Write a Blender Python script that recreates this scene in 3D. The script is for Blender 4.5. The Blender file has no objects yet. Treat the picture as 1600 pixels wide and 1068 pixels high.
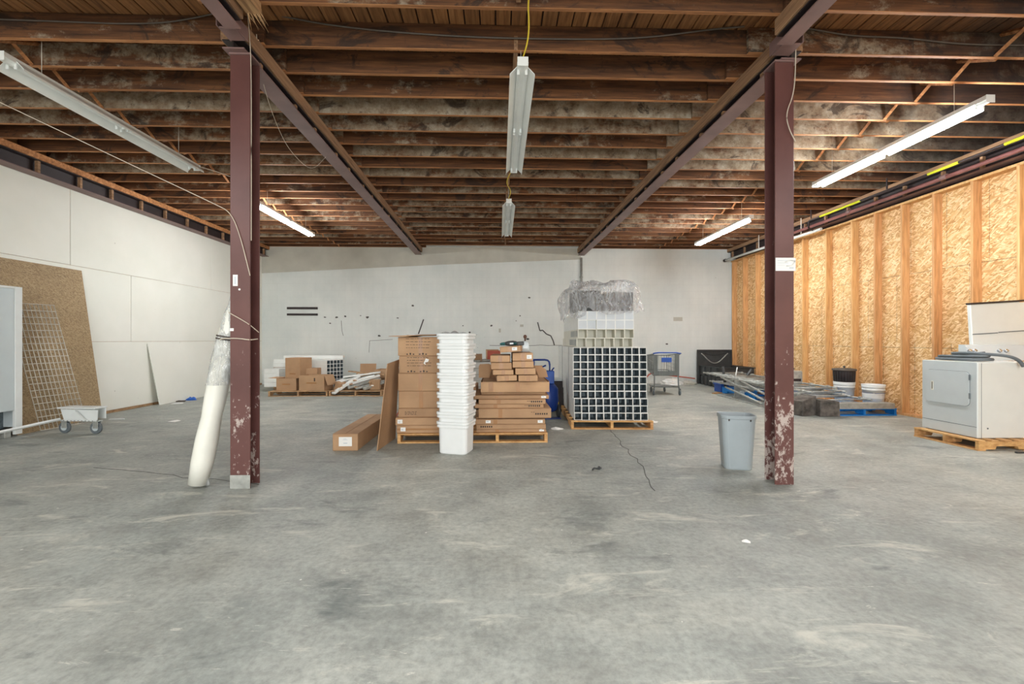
import bpy, math, random
from mathutils import Vector, Matrix, noise
random.seed(7)
C = bpy.context.scene.collection
R = math.radians
# ------------------------------------------------------------------ camera
cam_d = bpy.data.cameras.new('camera'); cam = bpy.data.objects.new('camera', cam_d); C.objects.link(cam)
cam.location = (0, 0, 1.32); cam.rotation_euler = (R(90), 0, R(-1.65))
cam_d.sensor_width = 36; cam_d.lens = 36 * 676 / 1600; cam_d.shift_y = -3 / 1600; cam_d.clip_start = .02
bpy.context.scene.camera = cam
# ------------------------------------------------------------------ world, view, large lights
w = bpy.data.worlds.new('world'); bpy.context.scene.world = w; w.use_nodes = True
w.node_tree.nodes['Background'].inputs[0].default_value = (.85, .93, 1, 1)
w.node_tree.nodes['Background'].inputs[1].default_value = .6
vs = bpy.context.scene.view_settings
vs.view_transform = 'Standard'; vs.look = 'None'; vs.gamma = 1; vs.use_curve_mapping = False
vs.exposure = 1.0
bpy.context.scene.cycles.max_bounces = 8; bpy.context.scene.cycles.diffuse_bounces = 5
TUBE = 90.0

def area(name, loc, rot, sx, sy, power, col=(1, 1, 1)):
    l = bpy.data.lights.new(name, 'AREA'); l.shape = 'RECTANGLE'; l.size = sx; l.size_y = sy; l.energy = power; l.color = col
    o = bpy.data.objects.new(name, l); C.objects.link(o); o.location = loc; o.rotation_euler = rot
    return o
# large unseen fill light added behind the camera, facing into the room
area('rear_fill_light', (0, -5.8, 1.9), (R(90), 0, 0), 9, 3.4, 300, (.97, .99, 1))
# unseen strip-shaped lights added behind the camera to brighten the floor
for x in (-4.3, .2, 5):
    for y in (-3.6, .3):
        area('added_rear_strip', (x, y, 3.7), (0, 0, 0), .25, 2.4, 50, (.97, .99, 1))

# ------------------------------------------------------------------ node helpers
def lin(r, g, b):
    f = lambda c: ((c / 255 + .055) / 1.055) ** 2.4 if c > 10 else c / 255 / 12.92
    return (f(r), f(g), f(b), 1)

class NT:
    def __init__(s, name):
        s.m = bpy.data.materials.new(name); s.m.use_nodes = True; s.t = s.m.node_tree
        s.b = s.t.nodes['Principled BSDF']
    def n(s, typ, **kw):
        nd = s.t.nodes.new(typ)
        ins = kw.pop('ins', {})
        for k, v in kw.items(): setattr(nd, k, v)
        for k, v in ins.items():
            if hasattr(v, 'links') or isinstance(v, bpy.types.NodeSocket): s.t.links.new(v, nd.inputs[k])
            else: nd.inputs[k].default_value = v
        return nd
    def coord(s, kind='Object', scale=(1, 1, 1), rot=(0, 0, 0), rnd=0):
        tc = s.n('ShaderNodeTexCoord')
        v = tc.outputs[kind]
        if rnd:
            oi = s.n('ShaderNodeObjectInfo')
            mul = s.n('ShaderNodeMath', operation='MULTIPLY', ins={0: oi.outputs['Random'], 1: rnd})
            add = s.n('ShaderNodeVectorMath', operation='ADD', ins={0: v, 1: mul.outputs[0]})
            v = add.outputs[0]
        mp = s.n('ShaderNodeMapping', ins={0: v, 2: rot, 3: scale})
        return mp.outputs[0]
    def noise(s, v, scale, detail=4, rough=.55, dist=0):
        return s.n('ShaderNodeTexNoise', ins={'Vector': v, 'Scale': scale, 'Detail': detail, 'Roughness': rough, 'Distortion': dist}).outputs['Fac']
    def ramp(s, f, stops):
        r = s.n('ShaderNodeValToRGB', ins={0: f}); e = r.color_ramp.elements
        while len(e) < len(stops): e.new(.5)
        for el, (p, c) in zip(e, stops):
            el.position = p; el.color = c if len(c) == 4 else (*c, 1)
        return r.outputs[0]
    def mix(s, f, a, b, mode='MIX'):
        m = s.n('ShaderNodeMix', data_type='RGBA', blend_type=mode)
        for k, v in ((0, f), (6, a), (7, b)):
            if isinstance(v, bpy.types.NodeSocket): s.t.links.new(v, m.inputs[k])
            else: m.inputs[k].default_value = v
        return m.outputs[2]
    def math(s, op, a, b=0., clamp=False):
        return s.n('ShaderNodeMath', operation=op, use_clamp=clamp, ins={0: a, 1: b}).outputs[0]
    def bump(s, h, strength=.3, dist=.01):
        b = s.n('ShaderNodeBump', ins={'Height': h, 'Strength': strength, 'Distance': dist})
        s.t.links.new(b.outputs[0], s.b.inputs['Normal'])
    def out(s, col=None, rough=None, metal=None):
        for k, v in (('Base Color', col), ('Roughness', rough), ('Metallic', metal)):
            if v is None: continue
            if isinstance(v, bpy.types.NodeSocket): s.t.links.new(v, s.b.inputs[k])
            else: s.b.inputs[k].default_value = v
        return s.m
W = lambda v: (v, v, v, 1)

def m_plain(name, rgb, rough=.5, metal=0, var=.08, scale=6, rnd=3):
    s = NT(name); v = s.coord(rnd=rnd)
    f = s.noise(v, scale, 5)
    c = lin(*rgb); k = lambda q: tuple(min(1, x * q) for x in c[:3]) + (1,)
    return s.out(s.ramp(f, [(.3, k(1 - var * 2)), (.7, k(1 + var))]), rough, metal)

def m_floor():
    s = NT('worn_concrete'); v = s.coord('Object')
    big = s.noise(v, .45, 6, .6, .6); mid = s.noise(v, 2.2, 8, .65); fine = s.noise(v, 26, 6, .7)
    c = s.ramp(big, [(.3, lin(132, 138, 133)), (.5, lin(157, 160, 153)), (.7, lin(176, 176, 165))])
    c = s.mix(.9, c, s.ramp(mid, [(.3, W(.34)), (.5, W(.5)), (.72, W(.64))]), 'OVERLAY')
    c = s.mix(.75, c, s.ramp(fine, [(.25, W(.3)), (.5, W(.5)), (.75, W(.68))]), 'OVERLAY')
    vx = s.coord('Object', (1, 3.2, 1), (0, 0, R(12)))
    sc = s.noise(vx, 1.3, 9, .72, .8)
    c = s.mix(s.ramp(sc, [(.56, W(0)), (.66, W(.7))]), c, lin(204, 203, 190))
    vy = s.coord('Object', (1, 2.2, 1), (0, 0, R(-7)))
    st = s.noise(vy, 1.1, 9, .7, .4)
    c = s.mix(s.ramp(st, [(.30, W(.75)), (.42, W(0))]), c, lin(92, 99, 97))
    # tyre-track bands of darker rubber
    n3 = s.noise(s.coord('Object', (.5, 6, 1)), 1.0, 7, .75)
    c = s.mix(s.ramp(n3, [(.56, W(0)), (.7, W(.35))]), c, lin(112, 114, 112))
    n4 = s.noise(s.coord('Object', (.9, 3.5, 1), (0, 0, R(-4))), 2.6, 10, .78, 1.5)
    c = s.mix(s.ramp(n4, [(.62, W(0)), (.655, W(.75)), (.7, W(.1))]), c, lin(214, 212, 200))
    n5 = s.noise(s.coord('Object', (1, 1.3, 1), (0, 0, R(30))), .9, 5, .62, .3)
    c = s.mix(s.ramp(n5, [(.66, W(0)), (.74, W(.6))]), c, lin(88, 100, 98))
    # paint flecks
    vo = s.n('ShaderNodeTexVoronoi', ins={'Vector': v, 'Scale': 3.1}); 
    fl = s.math('LESS_THAN', vo.outputs['Distance'], .022)
    c = s.mix(s.math('MULTIPLY', fl, .7), c, lin(225, 225, 215))
    s.bump(s.math('ADD', fine, mid), .25, .006)
    r = s.ramp(mid, [(.3, W(.5)), (.7, W(.72))])
    return s.out(c, r)

def m_backwall():
    s = NT('painted_block_wall'); tc = s.n('ShaderNodeTexCoord'); sep = s.n('ShaderNodeSeparateXYZ', ins={0: tc.outputs['Object']})
    cx = s.n('ShaderNodeCombineXYZ', ins={0: sep.outputs[0], 1: sep.outputs[2]})
    br = s.n('ShaderNodeTexBrick', ins={'Vector': cx.outputs[0], 'Scale': 1, 'Mortar Size': .006, 'Mortar Smooth': .4, 'Brick Width': .4, 'Row Height': .2})
    v = tc.outputs['Object']
    a = s.noise(v, .7, 6, .6); b = s.noise(s.coord('Object', (6, 1, .5)), 1, 6, .6)
    c = s.ramp(a, [(.3, lin(214, 221, 218)), (.6, lin(229, 233, 229)), (.75, lin(234, 237, 232))])
    c = s.mix(.12, c, s.ramp(b, [(.3, W(.62)), (.7, W(1))]), 'MULTIPLY')
    c = s.mix(s.math('MULTIPLY', br.outputs['Fac'], .07), c, lin(150, 152, 145))
    vo = s.n('ShaderNodeTexVoronoi', ins={'Vector': s.coord('Object', (1, 1, 1.6)), 'Scale': 2.3})
    d = s.math('ADD', vo.outputs['Distance'], s.math('MULTIPLY', s.noise(v, 14, 4), .05))
    ch = s.math('LESS_THAN', d, .047)
    n2 = s.noise(v, .5, 2)
    ch = s.math('MULTIPLY', ch, s.math('GREATER_THAN', n2, .47))
    c = s.mix(s.math('MULTIPLY', ch, .75), c, lin(120, 112, 100))
    low = s.math('MULTIPLY', s.math('SUBTRACT', .35, sep.outputs[2], True), s.ramp(s.noise(v, 4, 8, .7), [(.4, W(0)), (.6, W(1))]), True)
    c = s.mix(low, c, lin(150, 148, 138))
    s.bump(s.math('ADD', s.math('MULTIPLY', br.outputs['Fac'], -.5), s.noise(v, 25, 3)), .25, .006)
    return s.out(c, .75)

def m_drywall():
    s = NT('white_drywall'); v = s.coord('Object')
    a = s.noise(v, .8, 5); f = s.noise(s.coord('Object', (1, 3, 3)), 3, 8, .75)
    c = s.ramp(a, [(.3, lin(224, 225, 214)), (.7, lin(235, 235, 226))])
    c = s.mix(s.ramp(f, [(.66, W(0)), (.76, W(.35))]), c, lin(176, 172, 158))
    vo = s.n('ShaderNodeTexVoronoi', ins={'Vector': v, 'Scale': 1.9})
    c = s.mix(s.math('MULTIPLY', s.math('LESS_THAN', vo.outputs['Distance'], .022), .5), c, lin(150, 150, 145))
    return s.out(c, .8)

def flakes(s, sc=1.0, axes='yz'):
    outs = []
    for k, (ry, an) in enumerate(((12, 4.5), (-28, 4.), (42, 3.5))):
        tc = s.n('ShaderNodeTexCoord')
        rot = (R(ry), 0, 0) if axes == 'yz' else (0, R(ry), 0)
        scl = (9 * sc, 11 * sc, 46 * sc)
        if axes != 'yz': scl = (9 * sc * .42, 9 * sc, 30 * sc)
        m1 = s.n('ShaderNodeMapping', ins={0: tc.outputs['Object'], 1: (k * 3.3, k * 1.7, k * 2.2), 2: rot})
        m2 = s.n('ShaderNodeVectorMath', operation='MULTIPLY', ins={0: m1.outputs[0], 1: scl})
        vo = s.n('ShaderNodeTexVoronoi', ins={'Vector': m2.outputs[0], 'Scale': 1., 'Randomness': 1.})
        sp = s.n('ShaderNodeSeparateColor', ins={0: vo.outputs['Color']})
        outs.append((sp.outputs[0], sp.outputs[1], vo.outputs['Distance']))
    return outs

def m_osb(name, dark, midc, light, lines=False, axes='yz', fs=1.1):
    s = NT(name); fl = flakes(s, fs, axes); v = s.coord('Object')
    cols = [s.ramp(o[0], [(0, dark), (.45, midc), (1, light)]) for o in fl]
    c = s.mix(s.math('GREATER_THAN', fl[0][1], .5), cols[0], cols[1])
    c = s.mix(s.math('GREATER_THAN', fl[2][1], .62), c, cols[2])
    g = s.noise(s.coord('Object', (1, 1, 1)), 1.1, 4)
    c = s.mix(.5, c, s.ramp(g, [(.3, W(.4)), (.7, W(.6))]), 'OVERLAY')
    sp = s.noise(v, 40, 3); c = s.mix(s.ramp(sp, [(.70, W(0)), (.78, W(.5))]), c, lin(90, 55, 30))
    if lines:
        tc = s.n('ShaderNodeTexCoord'); sep = s.n('ShaderNodeSeparateXYZ', ins={0: tc.outputs['Object']})
        row = s.math('FLOOR', s.math('DIVIDE', s.math('SUBTRACT', sep.outputs[2], .02), 1.24))
        y = s.math('ADD', sep.outputs[1], s.math('MULTIPLY', row, .27))
        f = s.math('LESS_THAN', s.math('FRACT', s.math('DIVIDE', y, .61)), .011)
        dsh = s.math('GREATER_THAN', s.math('FRACT', s.math('MULTIPLY', sep.outputs[2], 5.5)), .12)
        c = s.mix(s.math('MULTIPLY', s.math('MULTIPLY', f, dsh), .7), c, lin(70, 55, 45))
    s.bump(fl[0][2], .25, .004)
    return s.out(c, .75)

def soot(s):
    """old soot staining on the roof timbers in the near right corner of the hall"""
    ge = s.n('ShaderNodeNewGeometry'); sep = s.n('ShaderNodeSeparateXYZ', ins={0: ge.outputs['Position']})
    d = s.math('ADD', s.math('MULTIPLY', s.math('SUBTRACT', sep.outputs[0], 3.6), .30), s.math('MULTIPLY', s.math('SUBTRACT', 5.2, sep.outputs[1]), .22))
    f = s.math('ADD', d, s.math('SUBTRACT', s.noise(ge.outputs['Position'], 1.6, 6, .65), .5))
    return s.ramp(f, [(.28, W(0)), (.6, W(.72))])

def m_joist():
    """old sawn joists: dark brown wood with pale whitewash blotches that differ from joist to joist"""
    s = NT('mottled_joist_wood')
    oi = s.n('ShaderNodeObjectInfo'); rnd = oi.outputs['Random']
    v = s.coord('Object', (1, 1, 1), rnd=37); vg = s.coord('Object', (.6, 1, 9), rnd=37)
    g = s.noise(vg, 3, 6, .6)
    wood = s.ramp(g, [(.3, lin(60, 37, 22)), (.55, lin(102, 66, 39)), (.75, lin(134, 90, 54))])
    b = s.noise(s.coord('Object', (1, 1, 2.0), rnd=37), 1.2, 10, .72, .3)
    b2 = s.noise(v, 6, 7, .75)
    oc = s.n('ShaderNodeSeparateColor', ins={0: oi.outputs['Color']}); r2 = oc.outputs[0]
    th = s.math('ADD', s.math('MULTIPLY', b, .7), s.math('MULTIPLY', b2, .3))
    th = s.math('ADD', th, s.math('MULTIPLY', s.math('SUBTRACT', r2, .58), .42))
    mask = s.ramp(th, [(.49, W(0)), (.55, W(.6)), (.68, W(.92))])
    white = s.ramp(b2, [(.3, lin(104, 84, 62)), (.5, lin(150, 136, 114)), (.72, lin(186, 178, 160))])
    c = s.mix(mask, wood, white)
    dk = s.noise(s.coord('Object', (1, 1, 1.5), rnd=71), 1.7, 9, .7, 1.2)
    c = s.mix(s.ramp(dk, [(.56, W(0)), (.62, W(.8))]), c, lin(48, 35, 27))
    sp = s.noise(v, 14, 5, .7); c = s.mix(s.ramp(sp, [(.60, W(0)), (.66, W(.6))]), c, lin(70, 48, 34))
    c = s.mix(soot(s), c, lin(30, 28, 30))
    s.bump(g, .2, .004)
    return s.out(c, .85)

def m_wood(name, a, b, c_, scl=(1, 1, 8), rough=.75, rnd=19, var=True):
    s = NT(name); g = s.noise(s.coord('Object', scl, rnd=rnd), 3.2, 7, .62, .5)
    c = s.ramp(g, [(.28, a), (.52, b), (.75, c_)])
    if var:
        oi = s.n('ShaderNodeObjectInfo')
        c = s.mix(.6, c, s.ramp(oi.outputs['Random'], [(0, W(.36)), (1, W(.6))]), 'OVERLAY')
    kn = s.noise(s.coord('Object', rnd=rnd), 5, 2); c = s.mix(s.ramp(kn, [(.74, W(0)), (.8, W(.6))]), c, a)
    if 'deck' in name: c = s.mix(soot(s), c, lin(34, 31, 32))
    s.bump(g, .15, .003)
    return s.out(c, rough)

def m_steel_paint():
    s = NT('red_oxide_paint'); v = s.coord('Object')
    a = s.noise(v, 1.5, 6); 
    c = s.ramp(a, [(.3, lin(84, 52, 49)), (.7, lin(108, 71, 66))])
    tc = s.n('ShaderNodeTexCoord'); sep = s.n('ShaderNodeSeparateXYZ', ins={0: tc.outputs['Object']})
    chip = s.noise(s.coord('Object', (1, 1, .55), (0, R(25), 0)), 9, 8, .66, .5)
    low = s.ramp(s.math('DIVIDE', sep.outputs[2], 2.2), [(0, W(.15)), (.3, W(.12)), (.5, W(.06)), (.8, W(0.0))])
    oi = s.n('ShaderNodeObjectInfo'); oc = s.n('ShaderNodeSeparateColor', ins={0: oi.outputs['Color']}); low = s.math('MULTIPLY', low, oc.outputs[0])
    m = s.math('ADD', s.math('ADD', s.math('MULTIPLY', chip, .55), s.math('MULTIPLY', s.noise(s.coord('Object', (1, 1, .7), (0, R(-30), 0)), 30, 6, .7), .45)), low)
    c = s.mix(s.ramp(m, [(.64, W(0)), (.67, W(.85))]), c, lin(186, 174, 166))
    rust = s.noise(v, 4, 7, .7)
    c = s.mix(s.ramp(rust, [(.62, W(0)), (.72, W(.5))]), c, lin(70, 36, 30))
    return s.out(c, .42, 0)

def m_card(name='cardboard', k=1.0):
    s = NT(name); v = s.coord('Object', rnd=13)
    a = s.noise(v, 2.5, 5); f = s.noise(s.coord('Object', (2, 2, 60), rnd=13), 2, 3)
    q = lambda r, g, b: tuple(x * k for x in lin(r, g, b)[:3]) + (1,)
    c = s.ramp(a, [(.3, q(164, 130, 98)), (.7, q(186, 150, 114))])
    c = s.mix(.1, c, s.ramp(f, [(.3, W(.35)), (.7, W(.65))]), 'OVERLAY')
    oi = s.n('ShaderNodeObjectInfo')
    c = s.mix(.4, c, s.ramp(oi.outputs['Random'], [(0, W(.42)), (1, W(.58))]), 'OVERLAY')
    return s.out(c, .8)

def m_plastic_film():
    s = NT('clear_plastic_film'); v = s.coord('Object')
    n = s.noise(v, 9, 6, .6, 1.5); n2 = s.noise(s.coord('Object', (1, 1, .35)), 16, 3, .6, 1.)
    tr = s.n('ShaderNodeBsdfTransparent'); gl = s.n('ShaderNodeBsdfGlossy', ins={'Roughness': .12, 'Color': W(.95)})
    df = s.n('ShaderNodeBsdfTranslucent', ins={'Color': (.86, .89, .91, 1)}); d2 = s.n('ShaderNodeBsdfDiffuse', ins={'Color': (.84, .87, .89, 1)})
    bp = s.n('ShaderNodeBump', ins={'Height': s.math('ADD', n, n2), 'Strength': 1., 'Distance': .05})
    for g in (gl, d2): s.t.links.new(bp.outputs[0], g.inputs['Normal'])
    ms = s.n('ShaderNodeMixShader', ins={0: .45, 1: df.outputs[0], 2: d2.outputs[0]})
    m1 = s.n('ShaderNodeMixShader', ins={0: s.ramp(n2, [(.35, W(.12)), (.65, W(.62))]), 1: tr.outputs[0], 2: ms.outputs[0]})
    m2 = s.n('ShaderNodeMixShader', ins={0: .2, 1: m1.outputs[0], 2: gl.outputs[0]})
    s.t.links.new(m2.outputs[0], s.t.nodes['Material Output'].inputs[0])
    return s.m

def m_emit(name, strength, col=(1, 1, 1, 1)):
    s = NT(name); s.b.inputs['Emission Color'].default_value = col; s.b.inputs['Emission Strength'].default_value = strength
    return s.out(W(.9), .4)

Mt = dict(
    floor=m_floor(), back=m_backwall(), dry=m_drywall(),
    upper=m_plain('grey_upper_block', (196, 194, 182), .8, 0, .06, 2, 0),
    osb=m_osb('osb_sheathing', lin(186, 136, 80), lin(218, 174, 116), lin(246, 218, 172), True),
    osb_old=m_osb('aged_osb', lin(128, 106, 78), lin(154, 130, 96), lin(178, 156, 120), fs=3.2),
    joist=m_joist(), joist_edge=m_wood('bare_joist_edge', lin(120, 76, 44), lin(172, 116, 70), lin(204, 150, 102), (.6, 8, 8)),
    deck=m_wood('roof_deck_board', lin(92, 60, 34), lin(146, 100, 60), lin(176, 128, 82), (9, .6, 9), rnd=41),
    nailer=m_wood('beam_nailer_wood', lin(104, 76, 54), lin(154, 118, 86), lin(184, 148, 114), (9, .6, 9), rnd=41),
    stud=m_wood('stud_pine', lin(184, 134, 84), lin(216, 168, 112), lin(232, 190, 138), (9, 9, .8)),
    steel=m_steel_paint(), beam=m_plain('beam_oxide_paint', (132, 104, 100), .5, 0, .12, 3, 0),
    darksteel=m_plain('dark_steel', (52, 42, 42), .5, .2, .15),
    white=m_plain('white_enamel', (226, 230, 228), .35, 0, .02), pvc=m_plain('white_vinyl', (232, 234, 230), .4, 0, .03),
    tub=m_plain('white_tub_plastic', (226, 229, 228), .35, 0, .015), cream=m_plain('cream_vinyl', (222, 220, 206), .5, 0, .04),
    inner_shade=m_plain('painted_inner_shade', (112, 126, 132), .6, 0, .2, 20), cartgrey=m_plain('cart_grey', (112, 118, 116), .4, .3, .1), greyend=m_plain('pale_grey_end', (200, 206, 210), .5, 0, .03),  # dark grey here paints in the shade inside tubes, slots and cabinet
    card=m_card(), card2=m_card('cardboard_tan', 1.12), tape=m_plain('packing_tape', (162, 116, 70), .3, 0, .05),
    ink=m_plain('black_print', (60, 50, 44), .7, 0, .1), paper=m_plain('white_paper', (236, 236, 232), .7, 0, .02),
    pallet=m_wood('pallet_wood', lin(170, 124, 72), lin(206, 160, 104), lin(226, 186, 132), (3, 3, 8)),
    oldpallet=m_wood('weathered_pallet_wood', lin(140, 108, 74), lin(176, 140, 102), lin(200, 168, 128), (3, 3, 8)),
    blue=m_plain('blue_paint', (30, 84, 176), .4, 0, .08), dblue=m_plain('deep_blue_steel', (28, 62, 140), .35, .1, .08),
    bluewood=m_plain('blue_pallet_wood', (14, 132, 216), .6, 0, .12), 
    grey=m_plain('grey_plastic', (160, 170, 174), .4, 0, .03), black=m_plain('black_plastic', (62, 64, 64), .5, 0, .15),
    galv=m_plain('galvanised_steel', (182, 184, 178), .42, .4, .15, 12), wire=m_plain('zinc_wire', (206, 202, 190), .4, .3, .1),
    chrome=m_plain('chrome', (190, 192, 194), .2, .9, .03), cab=m_plain('pale_grey_sheet_metal', (204, 214, 216), .35, .1, .04, 1.5),
    rust=m_plain('rusty_scale', (104, 98, 92), .8, .2, .35, 9), rbrown=m_plain('rust_brown', (96, 66, 52), .85, 0, .3, 8),
    yellow=m_plain('yellow_cable', (214, 186, 50), .5, 0, .05), yel=m_plain('yellow_pipe_wrap', (220, 226, 40), .5, 0, .05),
    string=m_plain('pale_twine', (202, 190, 172), .8, 0, .05), cable=m_plain('grey_cable', (96, 88, 80), .7, 0, .1),
    pinkpipe=m_plain('red_painted_pipe', (150, 96, 92), .5, 0, .15), film=m_plastic_film(),
    roll=m_plain('wrapped_white_roll', (226, 226, 216), .3, 0, .06, 3), rubber=m_plain('grey_rubber', (104, 112, 116), .6, 0, .1),
    teal=m_plain('teal_tool_plastic', (28, 92, 92), .45, 0, .05), red=m_plain('faded_red_tape', (190, 90, 70), .6, 0, .1),
    bluebag=m_plain('blue_bag', (50, 110, 200), .5, 0, .1), dryer=m_plain('appliance_enamel', (222, 226, 222), .28, 0, .015),
    dryerface=m_plain('appliance_grey_face', (196, 203, 204), .3, 0, .02), crack=m_plain('crack_grey', (84, 84, 80), .9, 0, .1),  # even dark grey for cracks and chipped spots
    tube_on=m_emit('lit_tube', TUBE, (.95, .98, 1, 1)), reflector=m_plain('white_reflector', (238, 241, 238), .35, 0, .02),
    splinter=m_wood('splintered_wood', lin(120, 88, 58), lin(170, 132, 92), lin(200, 166, 122), (9, .8, 9)),
)

# ------------------------------------------------------------------ mesh helpers
class M:
    def __init__(s): s.v = []; s.f = []; s.i = []; s.sm = []
    def add(s, vs, fs, mi=0, smooth=False, mat=None):
        o = len(s.v)
        s.v += [tuple(mat @ Vector(v)) if mat else tuple(v) for v in vs]
        s.f += [tuple(a + o for a in f) for f in fs]; s.i += [mi] * len(fs); s.sm += [smooth] * len(fs)
        return s
    def box(s, x0, x1, y0, y1, z0, z1, mi=0, mat=None, bot=None):
        vs = [(x, y, z) for z in (z0, z1) for y in (y0, y1) for x in (x0, x1)]
        s.add(vs, [(0, 2, 3, 1), (4, 5, 7, 6), (0, 1, 5, 4), (2, 6, 7, 3), (0, 4, 6, 2), (1, 3, 7, 5)], mi, False, mat)
        if bot is not None: s.i[-6] = bot
        return s
    def bevel(s, x0, x1, y0, y1, z0, z1, b=.004, mi=0, mat=None):
        """box with chamfered edges"""
        X = ((x0, x0 + b), (x1, x1 - b)); Y = ((y0, y0 + b), (y1, y1 - b)); Z = ((z0, z0 + b), (z1, z1 - b))
        vs = []; ix = {}
        for i in (0, 1):
            for j in (0, 1):
                for k in (0, 1):
                    for a in range(3):
                        ix[i, j, k, a] = len(vs)
                        vs.append((X[i][0 if a == 0 else 1], Y[j][0 if a == 1 else 1], Z[k][0 if a == 2 else 1]))
        fs = []
        q = [(0, 0), (1, 0), (1, 1), (0, 1)]
        for s0 in (0, 1):
            f = [ix[s0, p, r, 0] for p, r in q]; fs.append(f if s0 else f[::-1])
            f = [ix[p, s0, r, 1] for p, r in q]; fs.append(f[::-1] if s0 else f)
            f = [ix[p, r, s0, 2] for p, r in q]; fs.append(f if s0 else f[::-1])
        for i in (0, 1):
            for j in (0, 1):
                fs.append((ix[i, j, 0, 0], ix[i, j, 1, 0], ix[i, j, 1, 1], ix[i, j, 0, 1]))
                fs.append((ix[i, 0, j, 0], ix[i, 1, j, 0], ix[i, 1, j, 2], ix[i, 0, j, 2]))
                fs.append((ix[0, i, j, 1], ix[1, i, j, 1], ix[1, i, j, 2], ix[0, i, j, 2]))
        for i in (0, 1):
            for j in (0, 1):
                for k in (0, 1): fs.append((ix[i, j, k, 0], ix[i, j, k, 1], ix[i, j, k, 2]))
        return s.add(vs, fs, mi, False, mat)
    def cyl(s, p0, p1, r, n=10, r1=None, mi=0, smooth=True, mat=None, cap=True):
        p0 = Vector(p0); p1 = Vector(p1); d = (p1 - p0)
        if d.length < 1e-6: return s
        q = d.to_track_quat('Z', 'Y'); r1 = r if r1 is None else r1
        vs = []
        for p, rr in ((p0, r), (p1, r1)):
            for k in range(n):
                a = 2 * math.pi * k / n; vs.append(p + q @ Vector((rr * math.cos(a), rr * math.sin(a), 0)))
        s.add(vs, [(k, (k + 1) % n, n + (k + 1) % n, n + k) for k in range(n)], mi, smooth, mat)
        if cap:
            o = len(s.v) - 2 * n
            s.f += [tuple(o + k for k in range(n))[::-1], tuple(o + n + k for k in range(n))]; s.i += [mi, mi]; s.sm += [False, False]
        return s
    def tube(s, pts, r, n=6, mi=0):
        pts = [Vector(p) for p in pts]; vs = []; fs = []
        for i, p in enumerate(pts):
            d = (pts[min(i + 1, len(pts) - 1)] - pts[max(i - 1, 0)])
            q = d.to_track_quat('Z', 'Y'); rr = r[i] if isinstance(r, (list, tuple)) else r
            for k in range(n):
                a = 2 * math.pi * k / n; vs.append(p + q @ Vector((rr * math.cos(a), rr * math.sin(a), 0)))
        for i in range(len(pts) - 1):
            for k in range(n):
                fs.append((i * n + k, i * n + (k + 1) % n, (i + 1) * n + (k + 1) % n, (i + 1) * n + k))
        e = (len(pts) - 1) * n
        fs += [tuple(range(n))[::-1], tuple(e + k for k in range(n))]
        return s.add(vs, fs, mi, True)
    def loft(s, secs, n=4, mi=0, smooth=False, close0=True, close1=False):
        """stack of rounded rectangles (w, d, r, z[, cx, cy])"""
        N = 4 * (n + 1); vs = []
        for sc in secs:
            w_, d_, r, z = sc[:4]; cx, cy = sc[4:6] if len(sc) > 4 else (0, 0)
            for c_, (sx, sy) in enumerate(((1, 1), (-1, 1), (-1, -1), (1, -1))):
                for k in range(n + 1):
                    a = math.pi / 2 * (c_ + k / n)
                    vs.append((cx + sx * (w_ / 2 - r) + r * math.cos(a), cy + sy * (d_ / 2 - r) + r * math.sin(a), z))
        fs = []
        for i in range(len(secs) - 1):
            for k in range(N): fs.append((i * N + k, i * N + (k + 1) % N, (i + 1) * N + (k + 1) % N, (i + 1) * N + k))
        s.add(vs, fs, mi, smooth); o = len(s.v) - len(vs)
        if close0: s.f.append(tuple(o + k for k in range(N))[::-1]); s.i.append(mi); s.sm.append(False)
        if close1: s.f.append(tuple(o + (len(secs) - 1) * N + k for k in range(N))); s.i.append(mi); s.sm.append(False)
        return s
    def lathe(s, prof, n=20, cx=0, cy=0, mi=0, smooth=True):
        vs = [(cx + r * math.cos(2 * math.pi * k / n), cy + r * math.sin(2 * math.pi * k / n), z) for r, z in prof for k in range(n)]
        return s.add(vs, [(i * n + k, i * n + (k + 1) % n, (i + 1) * n + (k + 1) % n, (i + 1) * n + k) for i in range(len(prof) - 1) for k in range(n)], mi, smooth)
    def prism(s, prof, a0, a1, axis='y', mi=0, mat=None):
        """closed 2D profile extruded along an axis"""
        f = {'y': lambda u, v, a: (u, a, v), 'x': lambda u, v, a: (a, u, v), 'z': lambda u, v, a: (u, v, a)}[axis]
        n = len(prof); vs = [f(u, v, a) for a in (a0, a1) for u, v in prof]
        fs = [(k, (k + 1) % n, n + (k + 1) % n, n + k) for k in range(n)] + [tuple(range(n))[::-1], tuple(range(n, 2 * n))]
        return s.add(vs, fs, mi, False, mat)
    def grid(s, fn, nu, nv, mi=0, smooth=True):
        vs = [fn(i / nu, j / nv) for j in range(nv + 1) for i in range(nu + 1)]
        return s.add(vs, [(j * (nu + 1) + i, j * (nu + 1) + i + 1, (j + 1) * (nu + 1) + i + 1, (j + 1) * (nu + 1) + i) for j in range(nv) for i in range(nu)], mi, smooth)
    def mesh(s, name, mats):
        me = bpy.data.meshes.new(name); me.from_pydata(s.v, [], s.f)
        for m in (mats if isinstance(mats, (list, tuple)) else [mats]): me.materials.append(Mt[m] if isinstance(m, str) else m)
        me.polygons.foreach_set('material_index', s.i); me.polygons.foreach_set('use_smooth', s.sm); me.update()
        return me

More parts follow.
